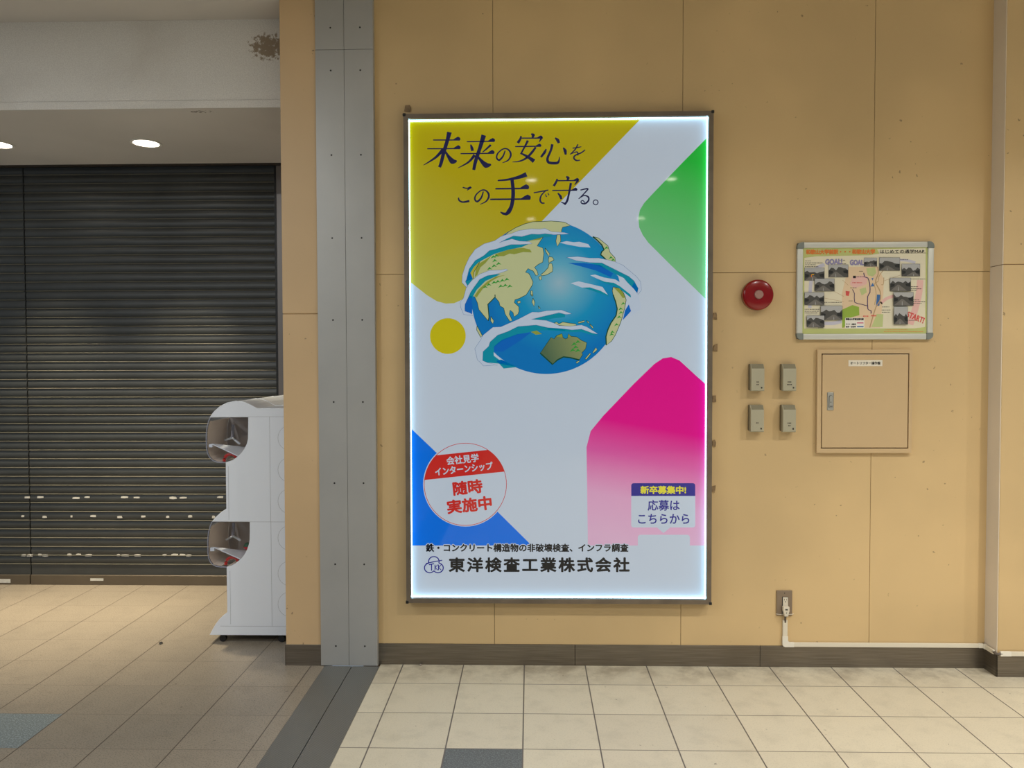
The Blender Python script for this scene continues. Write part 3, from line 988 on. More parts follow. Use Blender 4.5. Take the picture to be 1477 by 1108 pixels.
teals = [
 A1((1290, 250), (1130, 260), (1030, 255), (900, 290), (790, 280), (600, 370), (770, 335), (870, 350), (1000, 345), (1180, 295), (1300, 290)),
 A1((990, 390), (760, 395), (540, 460), (470, 475), (280, 610), (200, 720), (150, 890), (180, 960), (250, 850), (215, 780), (260, 700), (330, 630), (430, 575), (540, 520), (720, 465), (900, 430)),
 A1((560, 790), (440, 810), (340, 860), (220, 1030), (185, 1108), (240, 1108), (300, 1000), (420, 880), (500, 845), (620, 790)),
 A3((1477, 465), (1246, 440), (1090, 405), (850, 425), (720, 490), (580, 540), (480, 630), (380, 760), (380, 880), (440, 905), (600, 920), (660, 985), (840, 965), (640, 870), (530, 790), (530, 700), (640, 610), (850, 530), (1100, 480), (1300, 470), (1477, 490)),
 A3((1030, 328), (1130, 305), (1260, 275), (1400, 248), (1477, 262), (1477, 300), (1300, 320), (1230, 345)),
 A4((0, 440), (200, 455), (320, 470), (450, 460), (600, 515), (680, 545), (560, 530), (450, 495), (320, 500), (150, 480), (0, 475)),
 A2((560, 635), (720, 640), (840, 700), (940, 750), (1080, 820), (1150, 880), (1205, 980), (1190, 1040), (1150, 990), (1060, 900), (860, 760), (700, 690)),
 A2((660, 850), (760, 890), (880, 905), (960, 950), (1100, 1060), (1120, 1108), (1090, 1090), (940, 970), (860, 940), (740, 900)),
 A2((460, 970), (560, 965), (700, 1010), (800, 1065), (820, 1090), (600, 1010))]
for p in teals:
    gl.poly(p, I_TEAL)
for p in (A3((140, 130), (145, 220), (240, 260), (245, 140), (235, 110), (240, 20), (190, 10)),
          A1((165, 850), (150, 890), (180, 960), (250, 850), (215, 770), (195, 740)),
          A3((530, 690), (640, 600), (850, 525), (1030, 500), (900, 600), (650, 760), (530, 760)),
          A3((600, 920), (660, 985), (840, 965), (720, 910), (640, 870), (560, 880)),
          A2((270, 640), (480, 640), (700, 670), (870, 780), (840, 830), (640, 740), (420, 680)),
          A2((1150, 900), (1205, 980), (1190, 1040), (1120, 960)),
          A4((1080, 130), (1110, 220), (1000, 340), (1030, 210))):
    gl.poly(p, I_DBL)
gl.up()
clouds = [
 A1((165, 965), (105, 900), (110, 800), (150, 680), (200, 570), (280, 460), (400, 385), (540, 345), (620, 290), (690, 265), (760, 250), (860, 210), (1030, 185), (1140, 190), (1210, 180), (1300, 225), (1470, 235))+A2((290, 255), (80, 265))+A1((1300, 260), (1210, 250), (1130, 260), (1030, 255), (900, 290), (790, 280), (700, 320), (600, 372), (650, 352), (770, 320), (870, 350), (1000, 355), (1040, 385), (880, 395), (760, 395), (640, 430), (540, 460), (470, 475), (400, 540), (280, 610), (200, 720), (165, 860), (150, 890), (185, 960)),
 A1((125, 1108), (165, 960), (230, 880), (340, 790), (470, 740), (620, 735), (690, 720), (720, 735), (640, 765), (560, 790), (440, 810), (340, 860), (290, 930), (220, 1030), (185, 1108))+A3((145, 130), (140, 220), (215, 245), (250, 280), (125, 265), (115, 230), (90, 180), (80, 100)),
 A3((275, 720), (355, 600), (380, 545), (515, 435), (620, 430), (850, 330), (1040, 232), (1130, 235), (1230, 215), (1420, 205))+A4((185, 205), (320, 255), (240, 265), (150, 240), (50, 265), (-100, 300))+A3((1030, 328), (1230, 345), (1330, 380), (1400, 413))+A4((300, 422), (385, 412), (450, 405), (520, 430), (670, 525), (600, 515), (450, 460), (320, 470), (200, 455), (0, 440))+A3((1090, 405), (850, 425), (720, 490), (580, 540), (480, 630), (460, 690), (385, 760), (380, 880), (440, 905), (580, 940), (470, 945), (390, 950), (345, 900), (310, 870), (290, 780)),
 A3((525, 770), (640, 865), (600, 868), (530, 815)),
 A2((160, 370), (250, 350), (350, 365), (420, 358), (540, 390), (570, 435), (420, 425), (260, 395)),
 A2((250, 565), (400, 555), (560, 575), (680, 575), (800, 600), (910, 630), (1000, 670), (1180, 820), (1235, 890), (1248, 1000), (1205, 1060), (1190, 1050), (1205, 980), (1150, 880), (1080, 820), (940, 750), (840, 700), (720, 640), (560, 635), (380, 610)),
 A2((565, 805), (630, 795), (750, 835), (900, 860), (1020, 935), (1000, 870), (915, 795), (1010, 840), (1060, 900), (1150, 990), (1210, 1080))+A4((1245, 165), (1230, 200), (1100, 290), (1115, 220), (1085, 130), (1110, 30))+A2((1100, 1060), (960, 950), (880, 905), (760, 890), (660, 850)),
 A2((305, 910), (410, 885), (560, 920), (730, 960), (800, 1065), (700, 1010), (560, 965), (460, 970))]
for p in clouds:
    gl.poly(p, I_CLD)
gl.up()
I_LINE = ink('print slate line', (70, 110, 170))
for p in (clouds[0], clouds[1], clouds[2], clouds[5]):
    gl.outline(p, .35, I_LINE)
gl.build('globe_picture', sheet)

# ------------------------------------------------------------------ notice board with map
IMP = 0.0
def paper(name, rgb, rough=.12):
    return mat(name, rgb, rough, 0, .4)
ALU = mat('white aluminium snap frame', (206, 206, 196), .38, .2)
CORN = mat('grey plastic corner', (122, 128, 122), .5)
EDGE = mat('dark frame edge', (92, 94, 92), .5)
KM = 220/1477
def mp(x, y): return (1140+x*KM, 340+y*KM)
MB_Y = -.020
b0 = pix(*mp(62, 1008), MB_Y); b1 = pix(*mp(1395, 55), MB_Y)
board = thing('notice_board', 'white aluminium snap frame with grey corners holding a printed route map', 'notice board', ((b0.x+b1.x)/2, 0, b0.z))
BX0, BX1, BZ0, BZ1 = b0.x, b1.x, b0.z, b1.z
bw = .0300
for (x0, x1, z0, z1) in ((BX0+bw, BX1-bw, BZ1-bw+.002, BZ1), (BX0+bw, BX1-bw, BZ0, BZ0+bw-.002), (BX0, BX0+bw-.002, BZ0+bw, BZ1-bw), (BX1-bw+.002, BX1, BZ0+bw, BZ1-bw)):
    r = MB(); r.box(x0, x1, MB_Y, -.0008, z0, z1, ALU, .004, 3); r.build('frame_rail', board, smooth=True)
for (cx_, cz_, sx, sz) in ((BX0, BZ1, 1, -1), (BX1, BZ1, -1, -1), (BX0, BZ0, 1, 1), (BX1, BZ0, -1, 1)):
    r = MB()
    R_ = bw*1.02
    pr = [(cx_+sx*(R_-(R_-.0)*math.cos(t)*1.0 if False else R_*.72*(1-math.cos(t))), cz_+sz*R_*.72*(1-math.sin(t))) for t in [i*PI/14 for i in range(8)]]
    pr = [(cx_, cz_+sz*R_)]+pr+[(cx_+sx*R_, cz_), (cx_+sx*R_, cz_+sz*R_)]
    r.prism(pr, MB_Y-.0015, -.0008, CORN); r.build('corner_cap', board)
r = MB(); r.box(BX0+.004, BX1-.004, -.010, -.0008, BZ0+.004, BZ1-.004, EDGE); r.build('back_plate', board)
MS = -.0125
P_BASE = paper('map paper', (226, 218, 192)); P_GRN = paper('map pale green', (190, 196, 126)); P_PEACH = paper('map peach', (226, 200, 166))
P_MGRN = paper('map green', (150, 178, 74)); P_LG = paper('map light green', (190, 200, 140)); P_DK = paper('map dark ink', (52, 48, 44))
P_OR = paper('map orange', (222, 128, 64)); P_PUR = paper('map violet', (146, 140, 178)); P_LAV = paper('map lavender', (196, 194, 208)); P_PINK = paper('map pink', (230, 186, 178))
P_RED = paper('map red', (214, 92, 86)); P_BLUE = paper('map blue', (72, 112, 168)); P_TAN = paper('map tan line', (186, 156, 116)); P_RT = paper('map route violet', (84, 62, 104))
P_SKY = paper('photo sky grey', (176, 176, 176)); P_PH = paper('photo dark grey', (84, 82, 78)); P_ROAD = paper('photo road grey', (118, 114, 108)); P_PH2 = paper('photo black', (52, 52, 50)); P_WH = paper('map white', (236, 232, 222)); P_LEG = paper('map legend rose', (206, 96, 126))
mpz = Art(MS, .00012)
q0 = pix(*mp(126, 950), MS); q1 = pix(*mp(1326, 116), MS)
mpz.box(BX0+bw-.006, BX1-bw+.006, MS+.0001, MS+.002, BZ0+bw-.006, BZ1-bw+.006, P_GRN)
def pr_(pts): return [mp(x, y) for x, y in pts]
mpz.up()
mpz.poly(pr_([(135, 215), (250, 200), (760, 190), (880, 170), (1310, 165), (1305, 885), (1200, 898), (500, 900), (135, 900)]), P_BASE)
mpz.poly(pr_([(840, 130), (1310, 122), (1310, 170), (860, 172)]), P_BASE)
mpz.up()
mpz.poly(pr_([(560, 300), (840, 300), (905, 420), (900, 560), (870, 890), (505, 895), (500, 560)]), P_PEACH)
def rb(pts, w, m, sub=4): mpz.ribbon([(*mp(x, y), w*KM) for x, y in pts], m, sub)
rb([(330, 280), (250, 320), (205, 420), (192, 540), (188, 700)], 34, P_LAV); rb([(330, 850), (420, 848), (495, 830)], 34, P_LAV)
rb([(1060, 235), (1130, 240), (1210, 262)], 26, P_LAV)
rb([(875, 655), (930, 610), (1000, 585)], 30, P_PINK); rb([(1258, 430), (1245, 560), (1212, 700), (1160, 860)], 62, P_PINK)
mpz.up()
mpz.poly(pr_([(505, 715), (600, 672), (665, 690), (668, 770), (560, 800), (522, 890), (500, 892)]), P_MGRN)
mpz.poly(pr_([(735, 315), (820, 305), (832, 360), (800, 395), (750, 385)]), P_LG)
mpz.poly(pr_([(835, 760), (900, 760), (893, 885), (785, 885)]), P_LG)
mpz.poly(pr_([(670, 520), (730, 500), (740, 550), (690, 580)]), P_LG)
mpz.poly(pr_([(600, 395), (700, 385), (745, 400), (740, 470), (620, 510), (575, 470)]), P_PINK)
mpz.poly(pr_([(838, 570), (873, 572), (862, 678), (828, 684)]), P_BLUE); mpz.poly(pr_([(797, 455), (815, 490), (775, 494)]), P_BLUE); mpz.poly(pr_([(785, 412), (805, 408), (795, 436)]), P_BLUE)
mpz.poly(pr_([(535, 535), (575, 540), (565, 585), (537, 580)]), P_RED)
mpz.up()
rb([(845, 300), (850, 370), (825, 450), (868, 540), (870, 620), (830, 690), (800, 780), (768, 890)], 10, P_TAN)
rb([(905, 330), (860, 390), (850, 440), (815, 470), (830, 560), (815, 670)], 6, P_TAN); rb([(905, 405), (900, 470), (880, 475)], 6, P_TAN)
mpz.up()
rb([(710, 360), (720, 400), (750, 410), (768, 470), (770, 550), (748, 590), (750, 710), (780, 725), (780, 755)], 9, P_RT, 2)
rb([(600, 520), (620, 560), (622, 645), (690, 665), (745, 680)], 7, P_RT, 2)
rb([(425, 540), (520, 590)], 3, P_TAN, 1); rb([(330, 605), (520, 640)], 3, P_TAN, 1); rb([(1070, 380), (900, 440)], 3, P_TAN, 1); rb([(505, 430), (560, 480)], 3, P_TAN, 1)
def scr(x0, x1, y, n=9, m=None, h=6):
    """rows of print too small to read"""
    x = x0
    while x < x1:
        w = random.uniform(5, 14)
        mpz.rect(*mp(x, y-h/2), *mp(min(x+w, x1), y+h/2), m or P_DK)
        x += w+random.uniform(3, 6)
for (x0, x1, y) in ((142, 200, 245), (142, 312, 264), (142, 246, 282), (142, 270, 300), (330, 495, 646), (138, 285, 713), (138, 275, 732), (138, 262, 748), (1168, 1240, 494), (1168, 1268, 514), (1168, 1225, 530), (1190, 1245, 622), (1190, 1305, 638), (1190, 1270, 656), (1135, 1230, 820), (470, 530, 238), (505, 545, 272), (1065, 1140, 232), (268, 325, 893), (1170, 1305, 420), (890, 960, 690), (885, 970, 720), (888, 965, 742), (665, 705, 345), (580, 640, 505), (640, 715, 398), (565, 605, 632)):
    scr(x0, x1, y)
scr(600, 695, 456, 9, P_RED, 9); scr(920, 1140, 912, 9, P_OR, 5); scr(905, 1290, 930, 9, P_OR, 5); scr(705, 760, 780, 9, P_RED, 12); scr(780, 832, 775, 9, P_RED, 14)
mpz.rect(*mp(606, 388), *mp(634, 412), P_DK)
mpz.poly(rrect(*mp(530, 795), *mp(716, 897), 1.5), P_WH)
mpz.up()
mpz.text('和歌山大学周辺案内図', *mp(622, 809), 172*KM, 20*KM, P_DK, 0, .2)
mpz.text('バイク・自動車', *mp(585, 858), 95*KM, 16*KM, P_DK, 0, .12); mpz.text('徒歩・自転車', *mp(585, 882), 95*KM, 16*KM, P_DK, 0, .12)
mpz.rect(*mp(645, 840), *mp(708, 850), P_LEG); mpz.rect(*mp(645, 876), *mp(708, 887), P_BLUE)
mpz.text('和歌山大学前駅・・・和歌山大学', *mp(485, 156), 666*KM, 44*KM, P_OR, -.006, .42)
mpz.text('はじめての通学MAP', *mp(1082, 153), 428*KM, 35*KM, P_DK, -.008, .12)
mpz.text('GOAL!', *mp(420, 252), 160*KM, 48*KM, P_PUR, -.03, .6); mpz.text('GOAL!', *mp(648, 260), 140*KM, 48*KM, P_PUR, 0, .6)
mpz.text('START!', *mp(1212, 792), 172*KM, 54*KM, P_RED, .38, .4)
phs = [(138, 312, 328, 434), (370, 282, 558, 402), (712, 216, 836, 298), (860, 214, 1056, 338), (1076, 276, 1250, 392), (234, 418, 422, 536), (962, 412, 1160, 536), (135, 552, 322, 670), (994, 550, 1184, 676), (290, 682, 496, 816), (155, 776, 322, 886), (996, 690, 1128, 858)]
random.seed(11)
for (x0, y0, x1, y1) in phs:
    mpz.up()
    w, h = x1-x0, y1-y0
    f = lambda u, v: mp(x0+u*w, y0+v*h)
    mpz.rect(*f(-.012, -.016), *f(1.012, 1.016), P_PH2)
    mpz.up(); mpz.rect(*f(0, 0), *f(1, 1), P_SKY)
    hz = random.uniform(.4, .6)
    top = [f(0, hz-random.uniform(-.05, .3))]+[f(i/8, hz-random.uniform(0, .28)) for i in range(1, 8)]+[f(1, hz-random.uniform(-.05, .3))]
    mpz.up(); mpz.poly(top+[f(1, 1), f(0, 1)], P_PH)
    mpz.up(); c_ = random.uniform(.35, .65)
    mpz.poly([f(c_-.03, hz+.1), f(c_+.05, hz+.1), f(min(1, c_+.45), 1), f(max(0, c_-.42), 1)], P_ROAD)
    mpz.up(); mpz.poly([f(.02, hz-.02), f(.22, hz+.06), f(.2, hz+.22), f(.02, hz+.3)], P_PH2)
    mpz.poly([f(.98, hz-.06), f(.74, hz+.03), f(.78, hz+.2), f(.98, hz+.26)], P_PH2)
    mpz.up(); mpz.poly([f(c_+.0, hz+.25), f(c_+.012, hz+.25), f(c_+.03, 1), f(c_-.01, 1)], P_SKY)
mpz.up(); rb([(195, 385), (205, 378), (222, 380)], 9, paper('photo arrow yellow', (226, 170, 40)), 2); rb([(195, 385), (200, 405)], 9, P_OR, 2)
mpz.build('map_sheet', board)

# ------------------------------------------------------------------ fire alarm bell
REDP = mat('glossy red plastic', (132, 0, 3), .22)
REDB = mat('dark red base', (120, 4, 6), .3)
GREYK = mat('pinkish grey cap', (160, 122, 112), .35)
p0 = pix(1090.3, 426.2, -.002)
al = thing('fire_alarm_sounder', 'round red fire alarm sounder on the wall left of the map board', 'fire alarm', (p0.x, 0, p0.z))
R_ = .0735
b = MB(); b.lathe([(R_*.93, -.0005), (R_*.95, -.010)], (p0.x, 0, p0.z), REDB, 'y', 48); b.build('base_plate', al, smooth=True)
b = MB()
b.lathe([(R_*.97, -.008), (R_, -.012), (R_, -.034), (R_*.985, -.041), (R_*.94, -.046), (R_*.86, -.049), (R_*.5, -.051), (.022, -.051), (.022, -.046)], (p0.x, 0, p0.z), REDP, 'y', 64)
b.build('sounder_cover', al, smooth=True)
b = MB(); b.lathe([(.0215, -.048), (.0205, -.056), (.018, -.0585), (.0, -.0595)], (p0.x, 0, p0.z), GREYK, 'y', 36)
o = b.build('centre_cap', al, smooth=True); o['label'] = 'pinkish grey round cap'

# ------------------------------------------------------------------ four lidded switch boxes
SWB = mat('olive grey switch cover', (170, 164, 140), .42)
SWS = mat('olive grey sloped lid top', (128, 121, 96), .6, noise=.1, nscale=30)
SWD = mat('dark olive box base', (112, 100, 76), .6)
TXT = mat('tiny black print', (52, 46, 38), .7)
def switch_box(px0, px1, py0, py1, label, words):
    a = pix(px0+.8, py0, 0); c = pix(px1, py1, -.045)
    x0 = a.x+.004; x1 = c.x; z1 = pix(px0, py0, -.02).z; z0 = c.z
    t = thing('switch_box', label, 'switch', ((x0+x1)/2, 0, z0), 'switch boxes under the alarm')
    bb = MB(); bb.box(x0-.002, x1+.001, -.022, -.0005, z0+.003, z1, SWD, .003, 2); bb.build('back_box', t)
    cv = MB()
    prof = [(-.020, z1), (-.030, z1-.001), (-.0455, z1-.0225), (-.0465, z1-.030), (-.0465, z0+.004), (-.043, z0), (-.020, z0)]
    cv.prism(prof, x0, x1, SWB, 'x')
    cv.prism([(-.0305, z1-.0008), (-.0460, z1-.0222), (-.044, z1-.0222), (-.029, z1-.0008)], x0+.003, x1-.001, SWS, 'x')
    co = cv.build('hinged_cover', t)
    bvm = co.modifiers.new('soft', 'BEVEL'); bvm.width = .0016; bvm.segments = 2; bvm.limit_method = 'ANGLE'
    lk = MB(); lk.box(x1-.0165, x1-.0095, -.0478, -.0460, z0+.0125, z0+.0205, TXT, .0006, 1); lk.build('latch', t)
    tx = MB()
    for k, n in enumerate(words):
        zz = z0+.044-.0125*k
        x_ = (x0+x1)/2-n*.0031
        for i in range(n):
            tx.box(x_+i*.0062, x_+i*.0062+.0046, -.0468, -.0460, zz-.0026, zz+.0026, TXT)
    tx.build('printed_caption', t)
switch_box(1077.9, 1102.3, 525, 564.3, 'olive grey lidded switch box, upper one of the left pair beneath the red alarm', (2, 2))
switch_box(1123.2, 1148.2, 525, 564.3, 'olive grey lidded switch box, upper one of the right pair beside the tan cabinet', (3, 4))
switch_box(1077.3, 1101.7, 584, 623.3, 'olive grey lidded switch box at lower left with a single tiny caption', (2,))
switch_box(1123.2, 1147.8, 584, 623.6, 'olive grey lidded switch box at lower right, nearest the cabinet handle', (3, 2))

# ------------------------------------------------------------------ tan wall cabinet
CAB = mat('tan enamel cabinet', (198, 170, 128), .38)
CGAP = mat('brown door gap', (84, 48, 26), .8)
KC = 160/1043
def cb(x, y): return (1170+x*KC, 495+y*KC)
a = pix(*cb(60, 62), -.019); c = pix(*cb(942, 1034), -.019)
cab = thing('wall_cabinet', 'square tan metal control cabinet with a white caption plate on its door', 'cabinet', ((a.x+c.x)/2, 0, c.z))
g0 = pix(*cb(99, 99), -.019); g1 = pix(*cb(914, 992), -.019)
gx0, gx1, gz1, gz0 = g0.x, g1.x, g0.z, g1.z
bo = MB()
for (x0, x1, z0, z1) in ((a.x, gx0, c.z, a.z), (gx1, c.x, c.z, a.z), (gx0, gx1, gz1, a.z), (gx0, gx1, c.z, gz0)):
    bo.box(x0, x1, -.019, -.0005, z0, z1, CAB)
bo.build('body', cab)
bo = MB(); bo.box(gx0, gx1, -.008, -.0005, gz0, gz1, CGAP); bo.build('door_gap', cab)
g = .0045
dr = MB(); dr.box(gx0+g, gx1-g, -.0185, -.0085, gz0+g, gz1-g, CAB, .0015, 2)
door = dr.build('door', cab)
h0 = pix(*cb(151, 462), -.0185); h1 = pix(*cb(209, 632), -.0185)
CHR = mat('grey die cast handle', (178, 176, 166), .35, .5)
hd = MB()
hd.box(h0.x, h1.x, -.0215, -.018, h1.z, h0.z, CHR, .003, 3)
hm = (h0.x+h1.x)/2+.001
hw, hz0, hz1 = (h1.x-h0.x)*.32, h1.z+.014, h0.z-.014
prof = [(hm+hw*math.cos(t), hz1-hw+hw*math.sin(t)) for t in [i*PI/12 for i in range(13)]]+[(hm-hw, hz0), (hm+hw, hz0)]
hd.prism(prof, -.0222, -.0205, EDGE)
prof2 = [(hm+(x-hm)*.78+.0006, hz0+(z-hz0)*.95+.0012) for x, z in prof]
hd.prism(prof2, -.0245, -.0205, CHR)
hd.lathe([(.0024, -.0245), (.0022, -.0252), (0, -.0252)], (hm, 0, (hz0+hz1)/2-.004), BLACK, 'y', 14)
hd.lathe([(.0045, -.0245), (.0042, -.0256), (.002, -.0256)], (hm, 0, (hz0+hz1)/2+.008), CHR, 'y', 14)
hd.box(hm-hw*.5, hm+hw*.7, -.025, -.0243, hz0+.004, hz0+.008, EDGE)
o = hd.build('handle', door); o['label'] = 'grey die cast flush handle'
LBL = mat('white caption plate', (224, 216, 198), .5)
LTX = mat('black caption print', (40, 34, 28), .6)
l0 = pix(*cb(351, 160), -.0185); l1 = pix(*cb(669, 217), -.0185)
lb = MB(); lb.box(l0.x, l1.x, -.0195, -.018, l1.z, l0.z, LBL, .0004, 1); lbo = lb.build('caption_plate', door)
la = Art(-.0198)
la.text('オートリフター操作盤', *cb(510, 188), 282*KC, 28*KC, LTX, 0, .14)
la.build('caption_lettering', lbo)

# ------------------------------------------------------------------ outlet, plug, trunking
KO = 50/504
def ou(x, y): return (1110+x*KO, 840+y*KO)
PLATE = mat('brown grey outlet plate', (136, 118, 98), .45, .2)
IVORY = mat('ivory outlet insert', (216, 206, 186), .4)
a = pix(*ou(105, 122), -.008); c = pix(*ou(330, 488), -.008)
ot = thing('wall_outlet', 'brown metal outlet plate low on the tan wall under the cabinet', 'outlet', ((a.x+c.x)/2, 0, c.z))
b = MB(); b.box(a.x, c.x, -.008, -.0005, c.z, a.z, PLATE, .0025, 3); b.build('cover_plate', ot)
r0 = pix(*ou(186, 216), -.008); r1 = pix(*ou(264, 470), -.008)
b = MB(); b.box(r0.x-.0015, r1.x+.0015, -.0088, -.006, r1.z-.001, r0.z+.0015, BLACK); b.build('socket_recess', ot)
b = MB(); b.box(r0.x+.002, r1.x, -.0120, -.0086, r1.z, r0.z, IVORY, .001, 1); soc = b.build('socket', ot)
mx = (r0.x+r1.x)/2+.001
b = MB()
s_ = r0.z-.010
b.box(mx-.0065, mx-.0045, -.0124, -.0118, s_-.005, s_+.003, TXT); b.box(mx+.0045, mx+.0065, -.0124, -.0118, s_-.005, s_+.003, TXT)
b.lathe([(.0028, -.0118), (.0026, -.0124), (0, -.0124)], (mx, 0, s_-.012), BLACK, 'y', 14)
b.build('socket_slots', soc)
b = MB(); b.lathe([(.0025, -.008), (.002, -.0088), (0, -.0088)], ((a.x+c.x)/2, 0, a.z-.0125), BLACK, 'y', 12); b.build('plate_screw', ot)
w0 = pix(*ou(100, 466), -.012)
b = MB(); b.tube([(a.x-.004, -.009, w0.z+.001), (a.x+.003, -.0115, w0.z), ((a.x+c.x)/2, -.0125, w0.z-.001), (c.x-.003, -.0115, w0.z), (c.x+.006, -.009, w0.z+.002)], .0016, IVORY); b.build('wire_clip', ot)
# plug
q0 = pix(*ou(203, 362), -.034); q1 = pix(*ou(291, 500), -.034)
pl = thing('power_plug', 'white plug pushed into the lower socket of the brown outlet', 'plug', ((q0.x+q1.x)/2, -.0123, q1.z))
b = MB()
w = q1.x-q0.x; h = q0.z-q1.z
pr = [(q0.x, q0.z), (q1.x, q0.z), (q1.x, q0.z-h*.45), (q1.x-w*.17, q0.z-h*.8), (q1.x-w*.2, q1.z), (q0.x+w*.2, q1.z), (q0.x+w*.17, q0.z-h*.8), (q0.x, q0.z-h*.45)]
b.prism(pr, -.034, -.0123, IVORY)
po = b.build('plug_body', pl); bv = po.modifiers.new('soft', 'BEVEL'); bv.width = .0015; bv.segments = 2; bv.limit_method = 'ANGLE'
b = MB(); mx2 = (q0.x+q1.x)/2
b.box(mx2-.006, mx2+.006, -.0346, -.0338, q0.z-h*.34, q0.z-h*.22, TXT); b.lathe([(.0026, -.0338), (.0024, -.0346), (0, -.0346)], (mx2, 0, q0.z-h*.62), BLACK, 'y', 14)
b.build('plug_marking', pl)
TRK = mat('white plastic trunking', (222, 213, 192), .4)
TRK2 = mat('whiter trunking joint', (232, 226, 210), .4)
KCB = mat('grey power cable', (98, 88, 78), .5)
v0 = pix(*ou(196, 552), -.013); v1 = pix(*ou(262, 800), -.013); e1 = pix(*ou(190, 945), -.014)
hz_a = pix(1200, 927.6, -.014); hz_b = pix(1200, 933.6, -.014)
zt, zb = hz_a.z, hz_b.z
vx0, vx1 = v0.x, v1.x
b = MB(); b.tube([(mx2, -.024, q1.z+.002), (mx2-.001, -.02, q1.z-.006), ((vx0+vx1)/2, -.012, v0.z+.004), ((vx0+vx1)/2, -.009, v0.z-.012)], .0055, KCB)
b.build('cable', pl, smooth=True)
def trunk_thing(): pass
tr = thing('cable_trunking', 'white plastic cable trunking running from the outlet along the skirting', 'cable trunking', (1.7, 0, zb))
b = MB(); b.box(vx0, vx1, -.013, -.0005, zt+.022, v0.z, TRK, .0015, 2); b.build('upright_run', tr)
b = MB()
t0 = -.0145
R1 = .020
ex0, ex1 = vx0-.0018, vx1+.0018
pr = [(ex0, zt+.030), (ex0, zb-.001+.012), (ex0+.0035, zb+.003), (ex0+.012, zb-.001), (ex1+.030, zb-.001), (ex1+.030, zt+.001), (ex1+.010, zt+.001), (ex1+.003, zt+.004), (ex1, zt+.011), (ex1, zt+.030)]
b.prism(pr, t0, -.0045, TRK2); b.build('elbow', tr)
XE = 2.2365
b = MB(); b.box(ex1+.030, XE-.030, -.0140, -.0045, zb, zt, TRK, .0012, 2); b.build('long_run', tr)
b = MB(); b.box(XE-.030, XE-.001, -.0150, -.0045, zb-.0008, zt+.0008, TRK2, .0012, 2); b.box(XE-.0125, XE-.0005, -.030, -.0045, zb-.0008, zt+.0008, TRK2, .0012, 2); b.build('inside_corner', tr)
b = MB(); b.box(XE-.0115, XE-.0005, -.094, -.030, zb, zt, TRK, .0012, 2); b.build('return_run', tr)
zc_ = (zb+zt)/2
b = MB(); b.tube([(XE-.006, -.085, zc_), (XE-.006, -.098, zc_), (XE-.0065, -.110, zc_-.001), (XE-.001, -.1145, zc_-.001), (XE+.008, -.1145, zc_), (XE+.022, -.1135, zc_)], .0062, KCB)
b.build('corner_cable', tr, smooth=True)
f0 = pix(1443.5, 941, -.118); f1 = pix(1458.8, 946.5, -.118)
tr2 = thing('cable_trunking', 'short white trunking on the pilaster front at the right picture edge', 'cable trunking', (2.5, -.107, f1.z))
b = MB(); b.box(f0.x, f1.x, -.1195, -.1075, zb-.0008, zt+.0008, TRK2, .0012, 2); b.build('end_joint', tr2)
b = MB(); b.box(f1.x, 3.4, -.1185, -.1075, zb, zt, TRK, .0012, 2); b.build('long_run', tr2)

# ------------------------------------------------------------------ capsule toy machines
GW = mat('white moulded plastic', (234, 239, 246), .32)
GW2 = mat('white plastic seam', (176, 180, 184), .4)
GIN = mat('beige machine interior', (230, 216, 200), .5)
GFAR = mat('grey far side panel', (168, 158, 150), .4)
GRED = mat('red dispenser plastic', (196, 40, 34), .3)
CAST = mat('black caster rubber', (20, 20, 20), .5)
GREEN = mat('green capsule half', (40, 88, 60), .25)
CRED = mat('red capsule half', (190, 16, 40), .2)
def clear_mat():
    m = bpy.data.materials.new('clear window plastic')
    m.use_nodes = True
    nt = m.node_tree
    nt.nodes.remove(nt.nodes['Principled BSDF'])
    out = nt.nodes['Material Output']
    tr_ = nt.nodes.new('ShaderNodeBsdfTransparent'); tr_.inputs[0].default_value = (.93, .94, .97, 1)
    gs = nt.nodes.new('ShaderNodeBsdfGlossy'); gs.inputs['Roughness'].default_value = .05
    lw = nt.nodes.new('ShaderNodeLayerWeight'); lw.inputs[0].default_value = .35
    pw_ = nt.nodes.new('ShaderNodeMath'); pw_.operation = 'POWER'; pw_.inputs[1].default_value = 3.0
    nt.links.new(lw.outputs['Facing'], pw_.inputs[0])
    fr_ = nt.nodes.new('ShaderNodeMath'); fr_.operation = 'MULTIPLY_ADD'; fr_.inputs[1].default_value = .5; fr_.inputs[2].default_value = .04
    nt.links.new(pw_.outputs[0], fr_.inputs[0])
    mx_ = nt.nodes.new('ShaderNodeMixShader')
    nt.links.new(fr_.outputs[0], mx_.inputs[0]); nt.links.new(tr_.outputs[0], mx_.inputs[1]); nt.links.new(gs.outputs[0], mx_.inputs[2])
    nt.links.new(mx_.outputs[0], out.inputs[0])
    return m
CLEAR = clear_mat()
CLEAR_E = mat('grey tinted window rim', (150, 152, 166), .2)
GY = .268
GWID = .290
def g5(*p): return [(lambda q: (q.x, q.z))(pix(290+x*.11733, 560+y*.11733, GY)) for x, y in p]
def g6(*p): return [(lambda q: (q.x, q.z))(pix(290+x*.09028, 730+y*.09028, GY)) for x, y in p]
def g7(*p): return [(lambda q: (q.x, q.z))(pix(290+x*.12864, 850+y*.12864, GY)) for x, y in p]
XB = -1.12     # back of the machines, behind the pillar
XB_IN = XB
zfoot = g7((300, 516))[0][1]
arch_u = g5((110, 360), (132, 325), (165, 286), (230, 228), (320, 182), (430, 160), (520, 170), (600, 202), (650, 232), (690, 252))
win_u = g5((578, 358), (576, 560), (574, 625), (562, 680), (530, 745), (490, 800), (440, 848), (385, 885), (330, 906), (292, 914))
